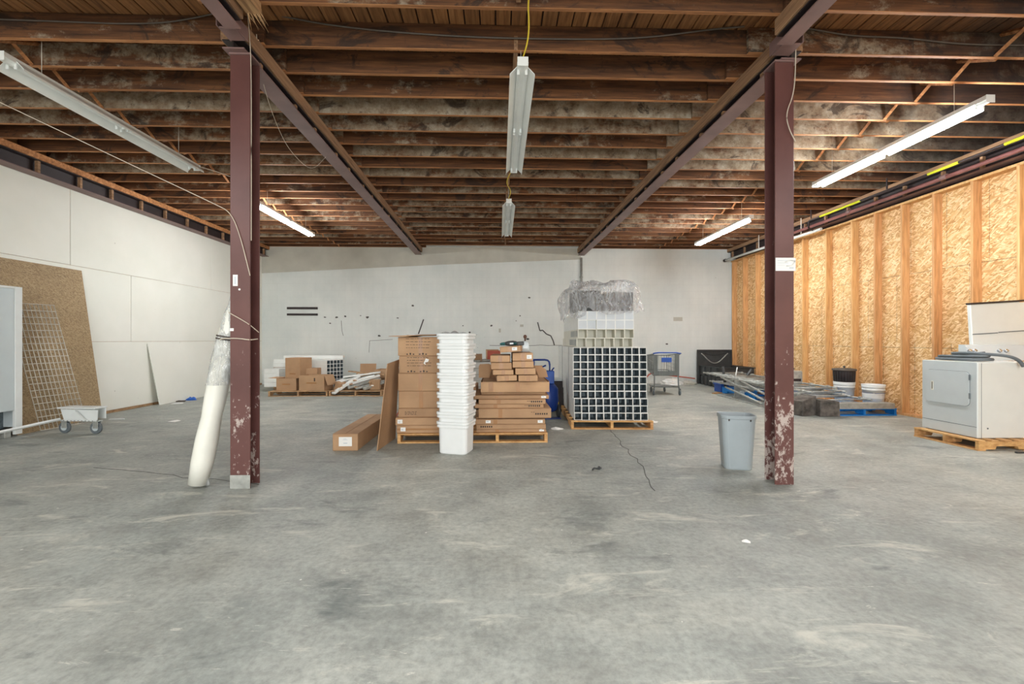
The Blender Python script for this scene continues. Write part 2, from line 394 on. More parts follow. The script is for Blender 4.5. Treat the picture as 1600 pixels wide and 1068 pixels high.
def obj(name, m, mats, parent=None, loc=(0, 0, 0), rot=(0, 0, 0)):
    me = m.mesh(name, mats) if isinstance(m, M) else m
    o = bpy.data.objects.new(name, me); C.objects.link(o); o.location = loc; o.rotation_euler = rot
    if parent: o.parent = parent
    return o
def tag(o, label, cat, group=None):
    o['label'] = label; o['category'] = cat
    if group: o['group'] = group
    return o
def thing(name, label, cat, loc=(0, 0, 0), rot=(0, 0, 0), group=None):
    o = bpy.data.objects.new(name, None); C.objects.link(o); o.location = loc
    o.rotation_euler = rot if isinstance(rot, tuple) else (0, 0, rot); o.empty_display_size = .1
    return tag(o, label, cat, group)
def struct(o): o['kind'] = 'structure'; return o
ORD = ['first', 'second', 'third', 'fourth', 'fifth', 'sixth', 'seventh', 'eighth', 'ninth', 'tenth']
XL, XR, YB, YF = -7.05, 7.08, 13.05, -6.0

# ================================================================== SETTING
m = M().box(XL - .3, XR + .5, YF - .3, YB + .3, -.2, 0); floor = struct(obj('floor', m, 'floor'))
def crackline(pts, w_, up):
    mm = M()
    for (a, b) in zip(pts, pts[1:]):
        a = Vector(a); b = Vector(b); d = (b - a).normalized(); q = d.cross(up) * w_ / 2
        n_ = up * .002; mm.add([a - q, a + q, b + q, b - q, a - q + n_, a + q + n_, b + q + n_, b - q + n_],
                               [(4, 5, 6, 7), (0, 1, 5, 4), (1, 2, 6, 5), (2, 3, 7, 6), (3, 0, 4, 7)])
    return mm
UP = Vector((0, 0, 1))
def jag(p, q, n, amp, rs, ax=(1, 0, 0)):
    r_ = random.Random(rs); p = Vector(p); q = Vector(q); ax = Vector(ax)
    return [p.lerp(q, k / n) + ax * (r_.uniform(-amp, amp) if 0 < k < n else 0) for k in range(n + 1)]
obj('crack', crackline(jag((1.63, 6.3, 0), (1.47, 4.35, 0), 14, .03, 3) + jag((1.47, 4.35, 0), (1.36, 3.75, 0), 6, .02, 4), .007, UP), 'crack', floor)
obj('crack', crackline(jag((-4.2, 4.6, 0), (-2.2, 4.02, 0), 12, .03, 5, (0, 1, 0)), .006, UP), 'crack', floor)

# back wall: painted block, greyer upper band, scraps of damage
wb = struct(obj('wall_back', M().box(XL - .3, XR + .5, YB, YB + .3, 0, 4.35), 'back'))
obj('upper_band', M().add([(-7.05, YB - .012, 3.30), (-1.733, YB - .012, 3.585), (2.46, YB - .012, 3.76), (2.46, YB - .012, 4.1), (-7.05, YB - .012, 4.1),
                           (-7.05, YB, 3.30), (-1.733, YB, 3.585), (2.46, YB, 3.76), (2.46, YB, 4.1), (-7.05, YB, 4.1)],
                          [(0, 1, 2, 3, 4), (0, 5, 6, 1), (1, 6, 7, 2), (2, 7, 8, 3)]), 'upper', wb)
FY = Vector((0, -1, 0))
obj('crack', crackline([Vector(p) for p in ((1.15, YB, 1.86), (1.22, YB, 1.6), (1.3, YB, 1.62), (1.42, YB, 1.5), (1.55, YB, 1.45), (1.62, YB, 1.3), (1.66, YB, 1.16))], .035, FY), 'crack', wb)
obj('crack', crackline([Vector(p) for p in ((-4.72, YB, 1.9), (-4.70, YB, 1.6), (-4.66, YB, 1.45))], .012, FY), 'crack', wb)
obj('crack', crackline([Vector(p) for p in ((-3.9, YB, .95), (-3.88, YB, 1.3), (-3.2, YB, 1.34))], .01, FY), 'crack', wb)
obj('crack', crackline(jag((-.3, YB, 1.16), (1.9, YB, 1.16), 10, .01, 8, (0, 0, 1)), .012, FY), 'crack', wb)
rr = random.Random(12)
for (x, z) in [(-5.2, 2.0), (-4.85, 2.0), (-4.6, 2.03), (-5.05, 1.82), (-4.15, 2.05), (-3.95, 2.0), (-3.05, 1.98), (-3.6, 1.45), (-2.75, 1.45), (-2.6, 2.35), (-1.1, 1.75),
               (.5, 1.9), (.62, 2.05), (.9, 2.6), (-.9, 1.55), (-.25, 1.75), (.85, 1.35), (.3, 1.2), (3.2, 2.05), (2.7, 1.75), (3.6, 1.35), (5.1, 1.2)]:
    s_ = rr.uniform(.025, .07)
    pts = [(x + s_ * rr.uniform(.5, 1) * math.cos(a), z + .6 * s_ * rr.uniform(.5, 1) * math.sin(a)) for a in [k * math.pi / 4 for k in range(8)]]
    obj('chipped_spot', M().prism(pts, YB - .004, YB, 'y'), 'crack', wb)
for z0, z1, n_ in ((2.235, 2.3, 'upper'), (2.05, 2.11, 'lower')):
    tag(obj('wood_strip', M().bevel(-6.31, -5.41, YB - .03, YB, z0, z1), 'darksteel'), n_ + ' of two dark horizontal slats fixed to the white back wall', 'slat', 'dark slats on the back wall')
tag(obj('conduit', M().cyl((2.47, YB - .05, .9), (2.47, YB - .05, 3.8), .035, 10).box(2.42, 2.52, YB - .05, YB, 3.2, 3.24), 'galv'), 'grey vertical conduit on back wall above the wrapped pallet load', 'pipe')
for (x, z, w_, h_) in ((.62, 1.72, .1, .07), (-.02, 1.55, .06, .12), (5.3, 1.9, .28, .12)):
    obj('patch', M().bevel(x, x + w_, YB - .006, YB, z, z + h_, .002), 'upper', wb)

# left wall: drywall sheets
wl = struct(obj('wall_left', M().box(XL - .3, XL - .012, YF, YB, 0, 4.35), 'oldpallet'))
for z0, z1, seams in ((.05, 1.29, [YF, -3.6, -.0, 3.66, 6.1, 9.75, YB]), (1.295, 2.55, [YF, -2.5, 1.2, 4.85, 8.49, 12.15, YB]), (2.555, 3.8, [YF, -3.6, 0., 3.66, 7.317, 10.79, YB])):
    for a, b in zip(seams, seams[1:]):
        obj('drywall_sheet', M().bevel(XL - .012, XL, a + .004, b - .004, z0, z1, .003), 'dry', wl)
struct(obj('baseboard_left', M().bevel(XL - .012, XL + .004, YF, YB, 0, .045, .003), 'oldpallet'))

# right wall: stud frame with OSB sheathing behind
XS = XR + .14
wr = struct(obj('wall_right', M().box(XS + .012, XS + .3, YF, YB, 0, 4.35), 'darksteel'))
seamY = {0: [YF, -3.5, -1.1, 1.35, 3.8, 6.25, 8.7, 11.15, YB], 1: [YF, -4.7, -2.3, .1, 2.6, 5.05, 7.5, 9.95, 12.4, YB], 2: [YF, -3.5, -1.1, 1.35, 3.8, 6.25, 8.7, 11.15, YB]}
for r_, (z0, z1) in enumerate(((.0, 1.185), (1.19, 2.48), (2.485, 3.74))):
    for a, b in zip(seamY[r_], seamY[r_][1:]):
        obj('osb_panel', M().bevel(XS, XS + .012, a + .002, b - .002, z0, z1, .002), 'osb', wr)
studs = [5.71, 6.29, 6.87, 7.43, 7.98, 8.51, 9.2, 9.93, 10.62, 11.32, 11.78, 12.4, 12.98] + [5.11 - .6 * k for k in range(18)]
for y in studs:
    obj('stud', M().bevel(XR, XS, y - .019, y + .019, .04, 3.70, .003), 'stud', wr)
obj('bottom_plate', M().bevel(XR, XS, YF, YB, 0, .04, .003), 'stud', wr)
obj('top_plate', M().bevel(XR, XS, YF, YB, 3.70, 3.74, .003), 'stud', wr)
struct(obj('wall_front', M().box(XL - .3, XR + .5, YF - .3, YF, 0, 4.35), 'dry'))

# ceiling: deck boards on joists
ceil = struct(obj('ceiling', M().box(XL - .3, XR + .5, YF - .3, YB + .3, 4.37, 4.5), 'darksteel'))
n = 98; wd = (XR + .2 - XL) / n
dk = [M().bevel(0, wd - .012, YF, YB, 4.335 + .002 * k, 4.36 + .002 * k, .003).mesh('deck_board', 'deck') for k in range(3)]
for k in range(n): obj('deck_board', dk[(k * 7) % 3], None, ceil, (XL + k * wd, 0, 0))
ys = [4.12 + .4055 * k for k in range(23)] + [3.58, 3.2, 2.8, 2.4, 2.0, 1.6, 1.2, .8, .4, 0, -.4, -.8, -1.2, -1.6, -2.0, -2.4, -2.8, -3.2, -3.6, -4.0, -4.4, -4.8, -5.2, -5.6]
WH = ((.42, .62, .48, .78, .66, .58, .22, .62, .8, .4, .55, .35, .6, .3, .5, .7, .35, .6, .4, .6, .3, .5, .4),
      (.12, .2, .46, .86, .76, .6, .78, .15, .76, .2, .62, .25, .6, .74, .7, .25, .7, .5, .75, .3, .6, .3, .5),
      (.6, .42, .3, .82, .84, .82, .88, .85, .5, .8, .4, .6, .25, .3, .7, .7, .75, .5, .4, .6, .3, .5, .4))
spans = ((XL, -2.2), (-2.47, 2.66), (2.4, XR + .14))
for bi, (a, b) in enumerate(spans):
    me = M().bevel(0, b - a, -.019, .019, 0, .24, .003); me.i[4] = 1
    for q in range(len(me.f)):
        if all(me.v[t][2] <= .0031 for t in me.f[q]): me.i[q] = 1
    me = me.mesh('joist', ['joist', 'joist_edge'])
    for y in ys:
        o = obj('joist', me, None, ceil, (a, y + (.042 if bi == 1 else 0), 4.092 + random.uniform(-.002, .003)))
        k = round((y - 4.12) / .4055)   # how much old whitewash is left on each joist (0 bare brown, 1 nearly covered)
        o.color = ((WH[bi][k] if 0 <= k < len(WH[bi]) else (.2, .3, .45)[k % 3]), 0, 0, 1)
# wood bridging in the middle of every bay
gaps = sorted(ys)
for X, step in ((-4.72, 1), (.14, 1), (4.9, 1)):
    br_ = M(); br_.box(-.019, .019, 0, .36, .0, .02, 0, Matrix.Shear('XY', 3, (0, 0)))
    for k, (a, b) in enumerate(zip(gaps, gaps[1:])):
        if a < 3: continue
        g_ = b - a - .044
        dx = X + random.uniform(-.03, .03)
        if X == .14:
            if k % 2 == 0:
                obj('bridging', M().bevel(-.019, .019, 0, g_, 0, .14, .002), 'nailer', ceil, (dx, a + .022, 4.095))
            continue
        for s_, zz in ((1, 4.1), (-1, 4.12)):
            z0, z1 = (4.1, 4.31) if s_ > 0 else (4.31, 4.1)
            off = .03 * s_
            obj('bridging', M().cyl((dx + off, a + .022, z0), (dx + off, b - .022, z1), .022, 4, smooth=False), 'joist_edge', ceil)
# joist-side pale shims near the right lights
# ================================================================== STEEL
def column(x, y, label, rot):
    t = thing('steel_column', label, 'column', (x, y, 0), rot)
    h = 3.855
    obj('front_flange', M().bevel(-.087, .087, -.0, .012, .0, h, .002), 'steel', t)
    obj('rear_flange', M().bevel(-.087, .087, .148, .16, .0, h, .002), 'steel', t)
    obj('web', M().box(-.005, .005, .012, .148, 0, h), 'steel', t)
    obj('cap_plate', M().bevel(-.095, .095, -.01, .17, h, h + .018, .002), 'beam', t)
    return t
colL = column(-2.306, 3.915, 'brown steel column at left with a wrapped white roll tied to it', 0)
colR = column(2.60, 3.875, 'brown steel column at right with scraped paint behind the grey bin', 0)
obj('sticker', M().bevel(-.062, -.02, -.003, 0, 1.80, 1.90, .0005), 'paper', colL)
obj('sticker', M().bevel(-.09, -.055, -.003, 0, 1.40, 1.425, .0005), 'paper', colL)
obj('sticker_print', M().box(-.05, -.034, -.0045, -.003, 1.815, 1.885), 'greyend', colL)
obj('paint_dot', M().cyl((-.005, -.003, 1.77), (-.005, 0, 1.77), .009, 10), 'paper', colL)
obj('bare_foot', M().bevel(-.088, .088, -.002, .0, 0, .12, .0005), 'galv', colL)
for q in colL.children: q.color = (.72, 0, 0, 1)     # fewer scrapes on the left column
nt = obj('notice_card', M().bevel(-.086, .1, -.006, -.001, 1.95, 2.07, .001), 'paper', colR); nt['label'] = 'white notice card taped across the column'
obj('print_line', M().box(-.07, .02, -.0075, -.006, 2.04, 2.046).box(-.07, .03, -.0075, -.006, 2.02, 2.025).box(-.07, .0, -.0075, -.006, 2.0, 2.004).box(.04, .08, -.0075, -.006, 1.97, 1.985), 'greyend', nt)
obj('twist_tie', M().tube([(.0, -.012, 2.03), (.04, -.02, 2.05), (.09, -.016, 2.04), (.06, -.02, 2.0), (.01, -.015, 1.995)], .005), 'paper', nt)

def beam(label, x0, y0, x1, y1, w_=.19, zb=3.875, name='steel_beam', blocks=True, nm='nailer', zn=3.955):
    L = math.hypot(x1 - x0, y1 - y0); ang = -math.atan2(x1 - x0, y1 - y0)
    t = thing(name, label, 'beam', (x0, y0, 0), ang)
    obj('bottom_flange', M().bevel(-w_ / 2, w_ / 2, 0, L, zb, zb + .013, .002), 'beam', t)
    obj('web', M().box(-.004, .004, 0, L, zb + .013, zn - .0125), 'darksteel', t)
    obj('top_flange', M().bevel(-w_ / 2, w_ / 2, 0, L, zn - .0125, zn - .0005, .002), 'darksteel', t)
    obj('nailer', M().bevel(-w_ / 2 - .02, w_ / 2 + .02, .01, L, zn, 4.091, .004), nm, t)
    if blocks:
        k = .3
        while k < L - .2:
            for s_ in (-1, 1):
                obj('web_block', M().bevel(s_ * .055 - .025, s_ * .055 + .025, k, k + .04, zb + .0135, zn - .013, .003), 'nailer', t)
            k += .62 + .1 * math.sin(k * 5)
    return t
beam('long steel beam from left column to back wall, under timber nailer', -2.335, 3.86, -2.43, YB)
beam('long steel beam from right column to back wall, under timber nailer', 2.655, 3.86, 2.47, YB)
beam('near steel beam ending above left column, coming from behind the camera', -2.165, YF, -2.19, 3.62, .13)
beam('near steel beam ending above right column, coming from behind the camera', 2.47, YF, 2.47, 3.68, .14)
beam('steel beam along the left wall under the joist ends', XL + .11, YF, XL + .11, YB, .2, 3.79, nm='joist_edge', zn=4.0)
beam('steel beam along the right wall above the stud frame', XR + .0, YF, XR + .0, YB, .2, 3.79, zn=4.0)
for x0, x1, y in ((-2.33, -2.18, 3.62), (2.46, 2.64, 3.68)):
    tag(obj('splice_bracket', M().bevel(min(x0, x1) + .011, max(x0, x1) - .011, y + .02, y + .18, 3.9, 3.912, .002).bevel(min(x0, x1), min(x0, x1) + .01, y, y + .2, 3.905, 4.02, .002).bevel(max(x0, x1) - .01, max(x0, x1), y, y + .2, 3.905, 4.02, .002), 'beam'),
        'painted metal bracket joining the beam ends above the %s column' % ('left' if x0 < 0 else 'right'), 'bracket')
t = thing('splintered_board', 'timber board with a frayed splintered end beside the left beams', 'board', (-2.02, 2.0, 4.0))
obj('board_body', M().bevel(-.06, .06, 0, 1.62, .0, .09, .004), 'splinter', t)
for k in range(16):
    x = -.055 + .11 * (k % 8) / 7; z = .01 + .06 * (k // 8)
    obj('splinter', M().cyl((x, 1.6, z), (x + random.uniform(-.03, .03), 1.68 + random.uniform(0, .1), z - random.uniform(.03, .1)), .006, 4, .001), 'splinter', t)

# ================================================================== LIGHTS
def fixture(x, y0, z, lit, label, L=2.44, drop=.574):
    t = thing('strip_light', label, 'ceiling light', (x, y0, z), 0, 'fluorescent strip lights')
    obj('housing', M().prism([(-.05, .0), (-.038, .05), (.038, .05), (.05, .0), (.03, -.008), (.016, -.02), (-.016, -.02), (-.03, -.008)], .0, L), 'reflector', t)
    prof = [(.05, .02), (.112, -.045), (.114, -.066), (.110, -.066), (.107, -.046), (.047, .014)]
    for s_ in (() if lit else (-1, 1)):
        obj('reflector_wing', M().prism([(s_ * a, b) for a, b in prof][::s_], .09, L - .02), 'reflector', t)
    obj('end_plate', M().bevel(-.048, .048, -.004, 0, -.03, .05, .002), 'reflector', t)
    obj('end_plate', M().bevel(-.048, .048, L, L + .004, -.03, .05, .002), 'reflector', t)
    for sx in (-.036, .036):
        for yy in (.1, L / 2 - .03, L / 2 + .03, L - .1):
            obj('lampholder', M().bevel(sx - .012, sx + .012, yy - .008, yy + .008, -.05, .0, .003), 'white', t)
    if lit:
        for sx in (-.036, .036):
            for a, b in ((.11, L / 2 - .04), (L / 2 + .04, L - .11)):
                obj('tube', M().cyl((sx, a, -.047), (sx, b, -.047), .017, 12), 'tube_on', t)
    for yy in (.35, L - .35):
        obj('hanger', M().cyl((0, yy, .05), (0, yy, drop), .003, 5), 'wire', t)
    return t
fixture(-4.31, 3.85, 3.76, False, 'unlit white strip light at upper left of the ceiling')
fixture(-4.33, 7.85, 3.76, True, 'lit strip light glowing just right of the left column', 2.3)
fixture(.205, 3.8, 3.76, False, 'nearer unlit white strip light hanging in the middle bay')
fixture(.165, 7.62, 3.76, False, 'farther, smaller-looking unlit strip light hanging in the middle bay')
fixture(4.98, 4.25, 3.76, True, 'nearer lit strip light at right, left of the yellow banded pipe')
fixture(5.0, 8.45, 3.76, True, 'farther lit strip light seen left of the right column', 2.4)

def wire(name, pts, r, mat, label, cat='cable', sm=3):
    """smoothed cable through points"""
    P = [Vector(p) for p in pts]
    for _ in range(sm):
        Q = [P[0]]
        for a, b in zip(P, P[1:]): Q += [a.lerp(b, .25), a.lerp(b, .75)]
        Q.append(P[-1]); P = Q
        if len(P) > 90: break
    return tag(obj(name, M().tube(P, r, 6), mat), label, cat)
wire('yellow_cable', [(.27, 3.1, 4.08), (.22, 3.4, 4.0), (.25, 3.62, 3.95), (.24, 3.74, 3.88), (.205, 3.83, 3.815)], .007, 'yellow', 'yellow cord running down to the nearer hanging strip light', 'cord')
wire('yellow_cable', [(.21, 6.25, 3.815), (.15, 6.55, 3.83), (.1, 6.8, 3.78), (.2, 7.2, 3.8), (.15, 7.45, 3.74), (.17, 7.6, 3.815)], .007, 'yellow', 'yellow cord linking the two unlit hanging strip lights', 'cord')
wire('ceiling_cable', [(-2.15, 4.095, 4.42 - .06), (-1.5, 4.13, 4.27), (-.5, 4.12, 4.2), (.4, 4.12, 4.19), (1.34, 4.12, 4.21), (2.0, 4.1, 4.3), (2.35, 4.09, 4.33)], .008, 'cable', 'dark cable draped along the first joist of the middle bay')
wire('ceiling_cable', [(2.95, 4.09, 4.33), (3.4, 4.08, 4.25), (3.9, 4.08, 4.25), (4.5, 4.08, 4.19), (5.3, 4.08, 4.2), (6.6, 4.08, 4.2)], .008, 'cable', 'dark cable draped along the first joist at far right')
wire('ceiling_cable', [(-6.6, 4.09, 4.28), (-4.2, 4.08, 4.24), (-3.2, 4.08, 4.22), (-2.7, 4.06, 4.3), (-2.42, 4.03, 4.36)], .007, 'cable', 'dark cable draped along the first joist at far left')
wire('hanging_wire', [(2.60, 3.8, 4.3), (2.68, 3.84, 4.2), (2.68, 3.84, 3.85), (2.665, 3.84, 3.55), (2.585, 3.84, 3.36), (2.62, 3.84, 3.22), (2.685, 3.85, 3.12)], .0045, 'string', 'thin pale wire dangling down the front of right column', 'wire')
wire('hanging_wire', [(-2.19, 3.8, 4.3), (-2.2, 3.86, 4.1), (-2.2, 3.9, 3.8), (-2.202, 3.905, 3.0), (-2.2, 3.9, 2.2)], .0035, 'string', 'thin pale wire hanging down the right edge of left column', 'wire')
wire('hanging_wire', [(-2.21, 4.0, 4.1), (-2.30, 4.2, 3.94), (-2.42, 4.6, 3.81), (-2.52, 5.0, 3.73), (-2.55, 5.3, 3.63), (-2.49, 5.6, 3.54), (-2.45, 5.8, 3.58), (-2.42, 6.1, 3.87)], .003, 'string', 'looping pale wire hanging from the joists right of left column', 'wire')
wire('twine', [(-5.65, 3.9, 4.0), (-4.35, 3.9, 3.39), (-3.3, 3.9, 2.89), (-2.5, 3.9, 2.515), (-2.38, 3.905, 2.45), (-2.3, 3.905, 2.25), (-2.21, 3.9, 1.89)], .004, 'string', 'pale twine sloping down from upper left ceiling to the left column', 'twine')
wire('light_cable', [(-4.31, 6.29, 3.8), (-4.1, 6.6, 3.8), (-3.9, 7.2, 3.78), (-4.33, 7.85, 3.8)], .006, 'string', 'pale cable linking the two left strip lights')

# pipes along the right wall
def pipe_run(x0, y0, z0, x1, y1, z1): return M().cyl((x0, y0, z0), (x1, y1, z1), .022, 10)
t = thing('gas_pipe', 'dark pipe with yellow bands running above the stud wall', 'pipe', (6.62, 0, 0))
obj('pipe_run', M().tube([(0, -5.8, 3.93), (0, 9.05, 3.87), (0, 9.08, 3.85), (0, 9.085, 3.72), (.3, 9.3, 3.70)], .018, 8), 'darksteel', t)
for a, b in ((4.95, 5.48), (6.05, 6.5), (7.75, 8.75), (2.5, 3.0)):
    obj('yellow_band', M().cyl((0, a, 3.93 - (a + 5.8) / 14.85 * .06), (0, b, 3.93 - (b + 5.8) / 14.85 * .06), .0205, 10), 'yel', t)
for y in (5.2, 7.2, 9.0):
    obj('pipe_hanger', M().bevel(-.01, .01, y, y + .02, 3.9, 4.09, .002), 'darksteel', t)
t = thing('red_pipe', 'faded red pipe running along the right wall under the banded pipe', 'pipe', (6.82, 0, 0))
obj('pipe_run', M().cyl((0, -5.8, 3.84), (0, 10.6, 3.80), .03, 10), 'pinkpipe', t)
for y in (4.6, 6.4, 8.2, 9.9): obj('pipe_coupling', M().cyl((0, y, 3.82), (0, y + .1, 3.82), .04, 10), 'beam', t)
t = thing('white_pipe', 'long white pipe ending near back wall on top of stud wall', 'pipe', (6.83, 0, 0))
obj('pipe_run', M().cyl((0, 9.0, 3.68), (.0, 12.9, 3.73), .03, 10), 'white', t)
obj('pipe_end', M().cyl((0, 12.88, 3.73), (0, 12.96, 3.73), .045, 10), 'darksteel', t)
obj('pipe_hanger', M().bevel(-.008, .008, 11.2, 11.22, 3.74, 4.08, .002).bevel(-.008, .008, 9.6, 9.62, 3.71, 4.08, .002), 'wire', t)

# ================================================================== PALLETS
def pallet(label, x, y, rot, W_, D_, mat, along='x', hh=.125, ns=3, nb=6, group='wooden pallets'):
    """stringers run in depth (y); boards run across (x); x, y is the front left corner"""
    t = thing('pallet', label, 'pallet', (x, y, 0), rot, group)
    for k in range(ns):
        cx = .02 + (W_ - .04) * k / (ns - 1)
        zb_, zt_ = .0185, hh - .0185; zn = zb_ + (zt_ - zb_) * .42; q1, q2 = D_ * .17, D_ * .40
        pr = [(.01, zb_), (q1, zb_), (q1 + .015, zn), (q2 - .015, zn), (q2, zb_), (D_ - q2, zb_), (D_ - q2 + .015, zn), (D_ - q1 - .015, zn), (D_ - q1, zb_), (D_ - .01, zb_), (D_ - .01, zt_), (.01, zt_)]
        obj('stringer', M().prism(pr, cx - .02, cx + .02, 'x'), mat, t)
    for k in range(nb):
        cy = (D_ - .09) * k / (nb - 1)
        obj('top_board', M().bevel(0, W_, cy, cy + .09, hh - .018, hh, .002), mat, t)
    for k in range(3):
        cy = (D_ - .1) * k / 2
        obj('bottom_board', M().bevel(0, W_, cy, cy + .1, 0, .018, .002), mat, t)
    return t

# ================================================================== BOX PILE ON LONG PALLET
pallet('long wooden pallet under the tall box stack and the flat carton pile', -1.305, 5.56, 0, 1.925, .95, 'pallet', ns=4)
def carton(name, label, x0, x1, y0, y1, z0, z1, rot=0, mat='card', group=None, tape='v', slip=None, prints=(), tilt=0, cat='box', lid=True):
    """closed cardboard carton; local origin at front left bottom"""
    w_, d_, h_ = x1 - x0, y1 - y0, z1 - z0
    t = thing(name, label, cat, (x0, y0, z0), (0, tilt, rot), group)
    obj('carton_body', M().bevel(0, w_, 0, d_, 0, h_ - .0015, min(.006, h_ * .1)), mat, t)
    if lid:
        obj('flap', M().bevel(.003, w_ - .003, .003, d_ / 2 - .002, h_ - .001, h_ + .0015, .001), mat, t)
        obj('flap', M().bevel(.003, w_ - .003, d_ / 2 + .002, d_ - .003, h_ - .001, h_ + .0015, .001), mat, t)
    if tape == 'v': obj('tape_strip', M().box(w_ * .5 - .025, w_ * .5 + .025, -.001, .0, .002, h_ - .004), 'tape', t)
    if tape == 'edge': obj('tape_strip', M().box(w_ * .3 - .025, w_ * .3 + .025, -.001, .0, .002, h_ - .004), 'tape', t)
    if tape == 'h': obj('tape_strip', M().box(0.01, w_ - .01, -.001, .0, h_ * .5 - .012, h_ * .5 + .012), 'tape', t)
    if slip:
        for sx in (slip if isinstance(slip, list) else [slip]):
            s_ = obj('shipping_slip', M().bevel(w_ * sx - .032, w_ * sx + .032, -.003, -.0005, h_ * .25, h_ * .25 + min(.05, h_ * .55), .0005), 'paper', t)
            obj('slip_print', M().box(w_ * sx - .02, w_ * sx + .006, -.004, -.003, h_ * .25 + .014, h_ * .25 + .03), 'greyend', s_)
    for (px, pz, pw, ph) in prints:
        obj('print_mark', M().box(w_ * px, w_ * px + pw, -.0012, 0, h_ * pz, h_ * pz + ph), 'ink', t)
    return t
def text_rows(n, x, w_, z0, z1, icons=True, r=random.Random(4)):
    out = []
    for k in range(n):
        z = z0 + (z1 - z0) * k / max(1, n - 1); cx = x
        while cx < x + w_:
            l = r.uniform(.012, .05); out.append((cx, z, l, .006)); cx += (l + .012) / .58
    if icons:
        for k in range(7):
            if k != 3: out.append((x + .01 + k * .07, .06, .02, .024 if k % 2 else .014))
    return out
sx0, sx1 = -1.312, -.735
carton('cardboard_box', 'topmost printed box of the tall stack, with icon row along its bottom', sx0 + .002, sx1 - .0, 5.62, 6.2, 1.116, 1.358, 0, slip=None, prints=text_rows(4, .18, .5, .42, .9), group='boxes in the tall stack')
carton('cardboard_box', 'printed box with torn label patch, second from top of tall stack', sx0 + .018, sx1 + .01, 5.61, 6.2, .894, 1.114, 0, prints=text_rows(4, .18, .5, .42, .9), group='boxes in the tall stack')
carton('cardboard_box', 'plain deep taped box, third from top of the tall stack', sx0 + .008, sx1, 5.60, 6.2, .664, .892, 0, tape='v', group='boxes in the tall stack')
carton('cardboard_box', 'plain deep taped box, fourth from top of the tall stack', sx0 + .012, sx1 + .012, 5.61, 6.19, .442, .662, 0, tape='v', group='boxes in the tall stack')
carton('cardboard_box', 'shallow unlabelled box below the four deep boxes of tall stack', sx0 + .01, sx1, 5.60, 6.2, .328, .440, 0, tape=None, prints=text_rows(3, .15, .25, .3, .6, False), group='boxes in the tall stack')
carton('cardboard_box', 'shallow box with white slip, upper of the two lowest in tall stack', sx0 - .02, sx1, 5.57, 6.2, .229, .326, 0, tape=None, slip=.1, group='boxes in the tall stack')
carton('cardboard_box', 'shallow box with white slip lying directly on the long pallet at left', sx0 - .005, sx1, 5.58, 6.2, .127, .227, 0, tape='h', slip=.14, group='boxes in the tall stack')
t = obj('torn_patch', M().prism([(-.98, 1.02), (-.95, 1.085), (-.91, 1.07), (-.92, 1.04), (-.96, 1.03), (-.95, 1.0)], 5.606, 5.6085), 'paper')
tag(t, 'torn white label scrap on the second box of tall stack', 'label')
tag(obj('cardboard_sheet', M().prism([(-1.40, 1.366), (-1.395, 1.372), (-1.1, 1.384), (-.82, 1.392), (-.82, 1.385), (-1.1, 1.377), (-1.2, 1.3615)], 5.5, 6.25), 'card2'), 'thin bent cardboard sheet overhanging the left top of the tall stack', 'cardboard')
tag(obj('cardboard_sheet', M().bevel(-1.10, -.32, 5.62, 6.25, 1.393, 1.4, .002), 'greyend'), 'pale flat sheet on the tall stack reaching behind the white tubs', 'sheet')
tag(obj('rod', M().cyl((-1.09, 5.85, 1.402), (-1.03, 5.9, 1.60), .008, 8), 'darksteel'), 'thin black rod standing tilted on top of the tall box stack', 'rod')
# leaning cardboard board and long carton
tag(obj('cardboard_board', M().add([(-1.465, 5.2, 0), (-1.455, 5.2, 0), (-1.40, 5.86, 0), (-1.41, 5.86, 0), (-1.375, 5.33, 1.03), (-1.365, 5.33, 1.03), (-1.335, 5.80, 1.06), (-1.345, 5.80, 1.06)],
    [(0, 3, 2, 1), (4, 5, 6, 7), (0, 1, 5, 4), (1, 2, 6, 5), (2, 3, 7, 6), (3, 0, 4, 7)]), 'card'), 'plain brown cardboard board leaning on the left side of the box stack', 'cardboard')
t = carton('long_carton', 'long low carton with a white label on the floor, left of the stack', -1.99, -1.692, 5.215, 6.6, 0, .2, R(0), tape=None, lid=False, cat='box')
obj('flap', M().bevel(.002, .145, .002, 1.38, .2, .2035, .001), 'card2', t); obj('flap', M().bevel(.152, .296, .002, 1.38, .2, .2035, .001), 'card2', t)
s_ = obj('address_label', M().bevel(.075, .23, -.003, -.0005, .055, .165, .0008), 'paper', t); s_['label'] = 'white address label'
obj('label_print', M().box(.13, .165, -.004, -.003, .14, .146).box(.12, .18, -.004, -.003, .128, .133).box(.13, .175, -.004, -.003, .085, .097), 'greyend', s_)
tag(obj('rod', M().cyl((-1.65, 6.62, .012), (-1.56, 6.9, .25), .01, 6), 'red'), 'short reddish stick sticking up behind the long carton', 'stick')

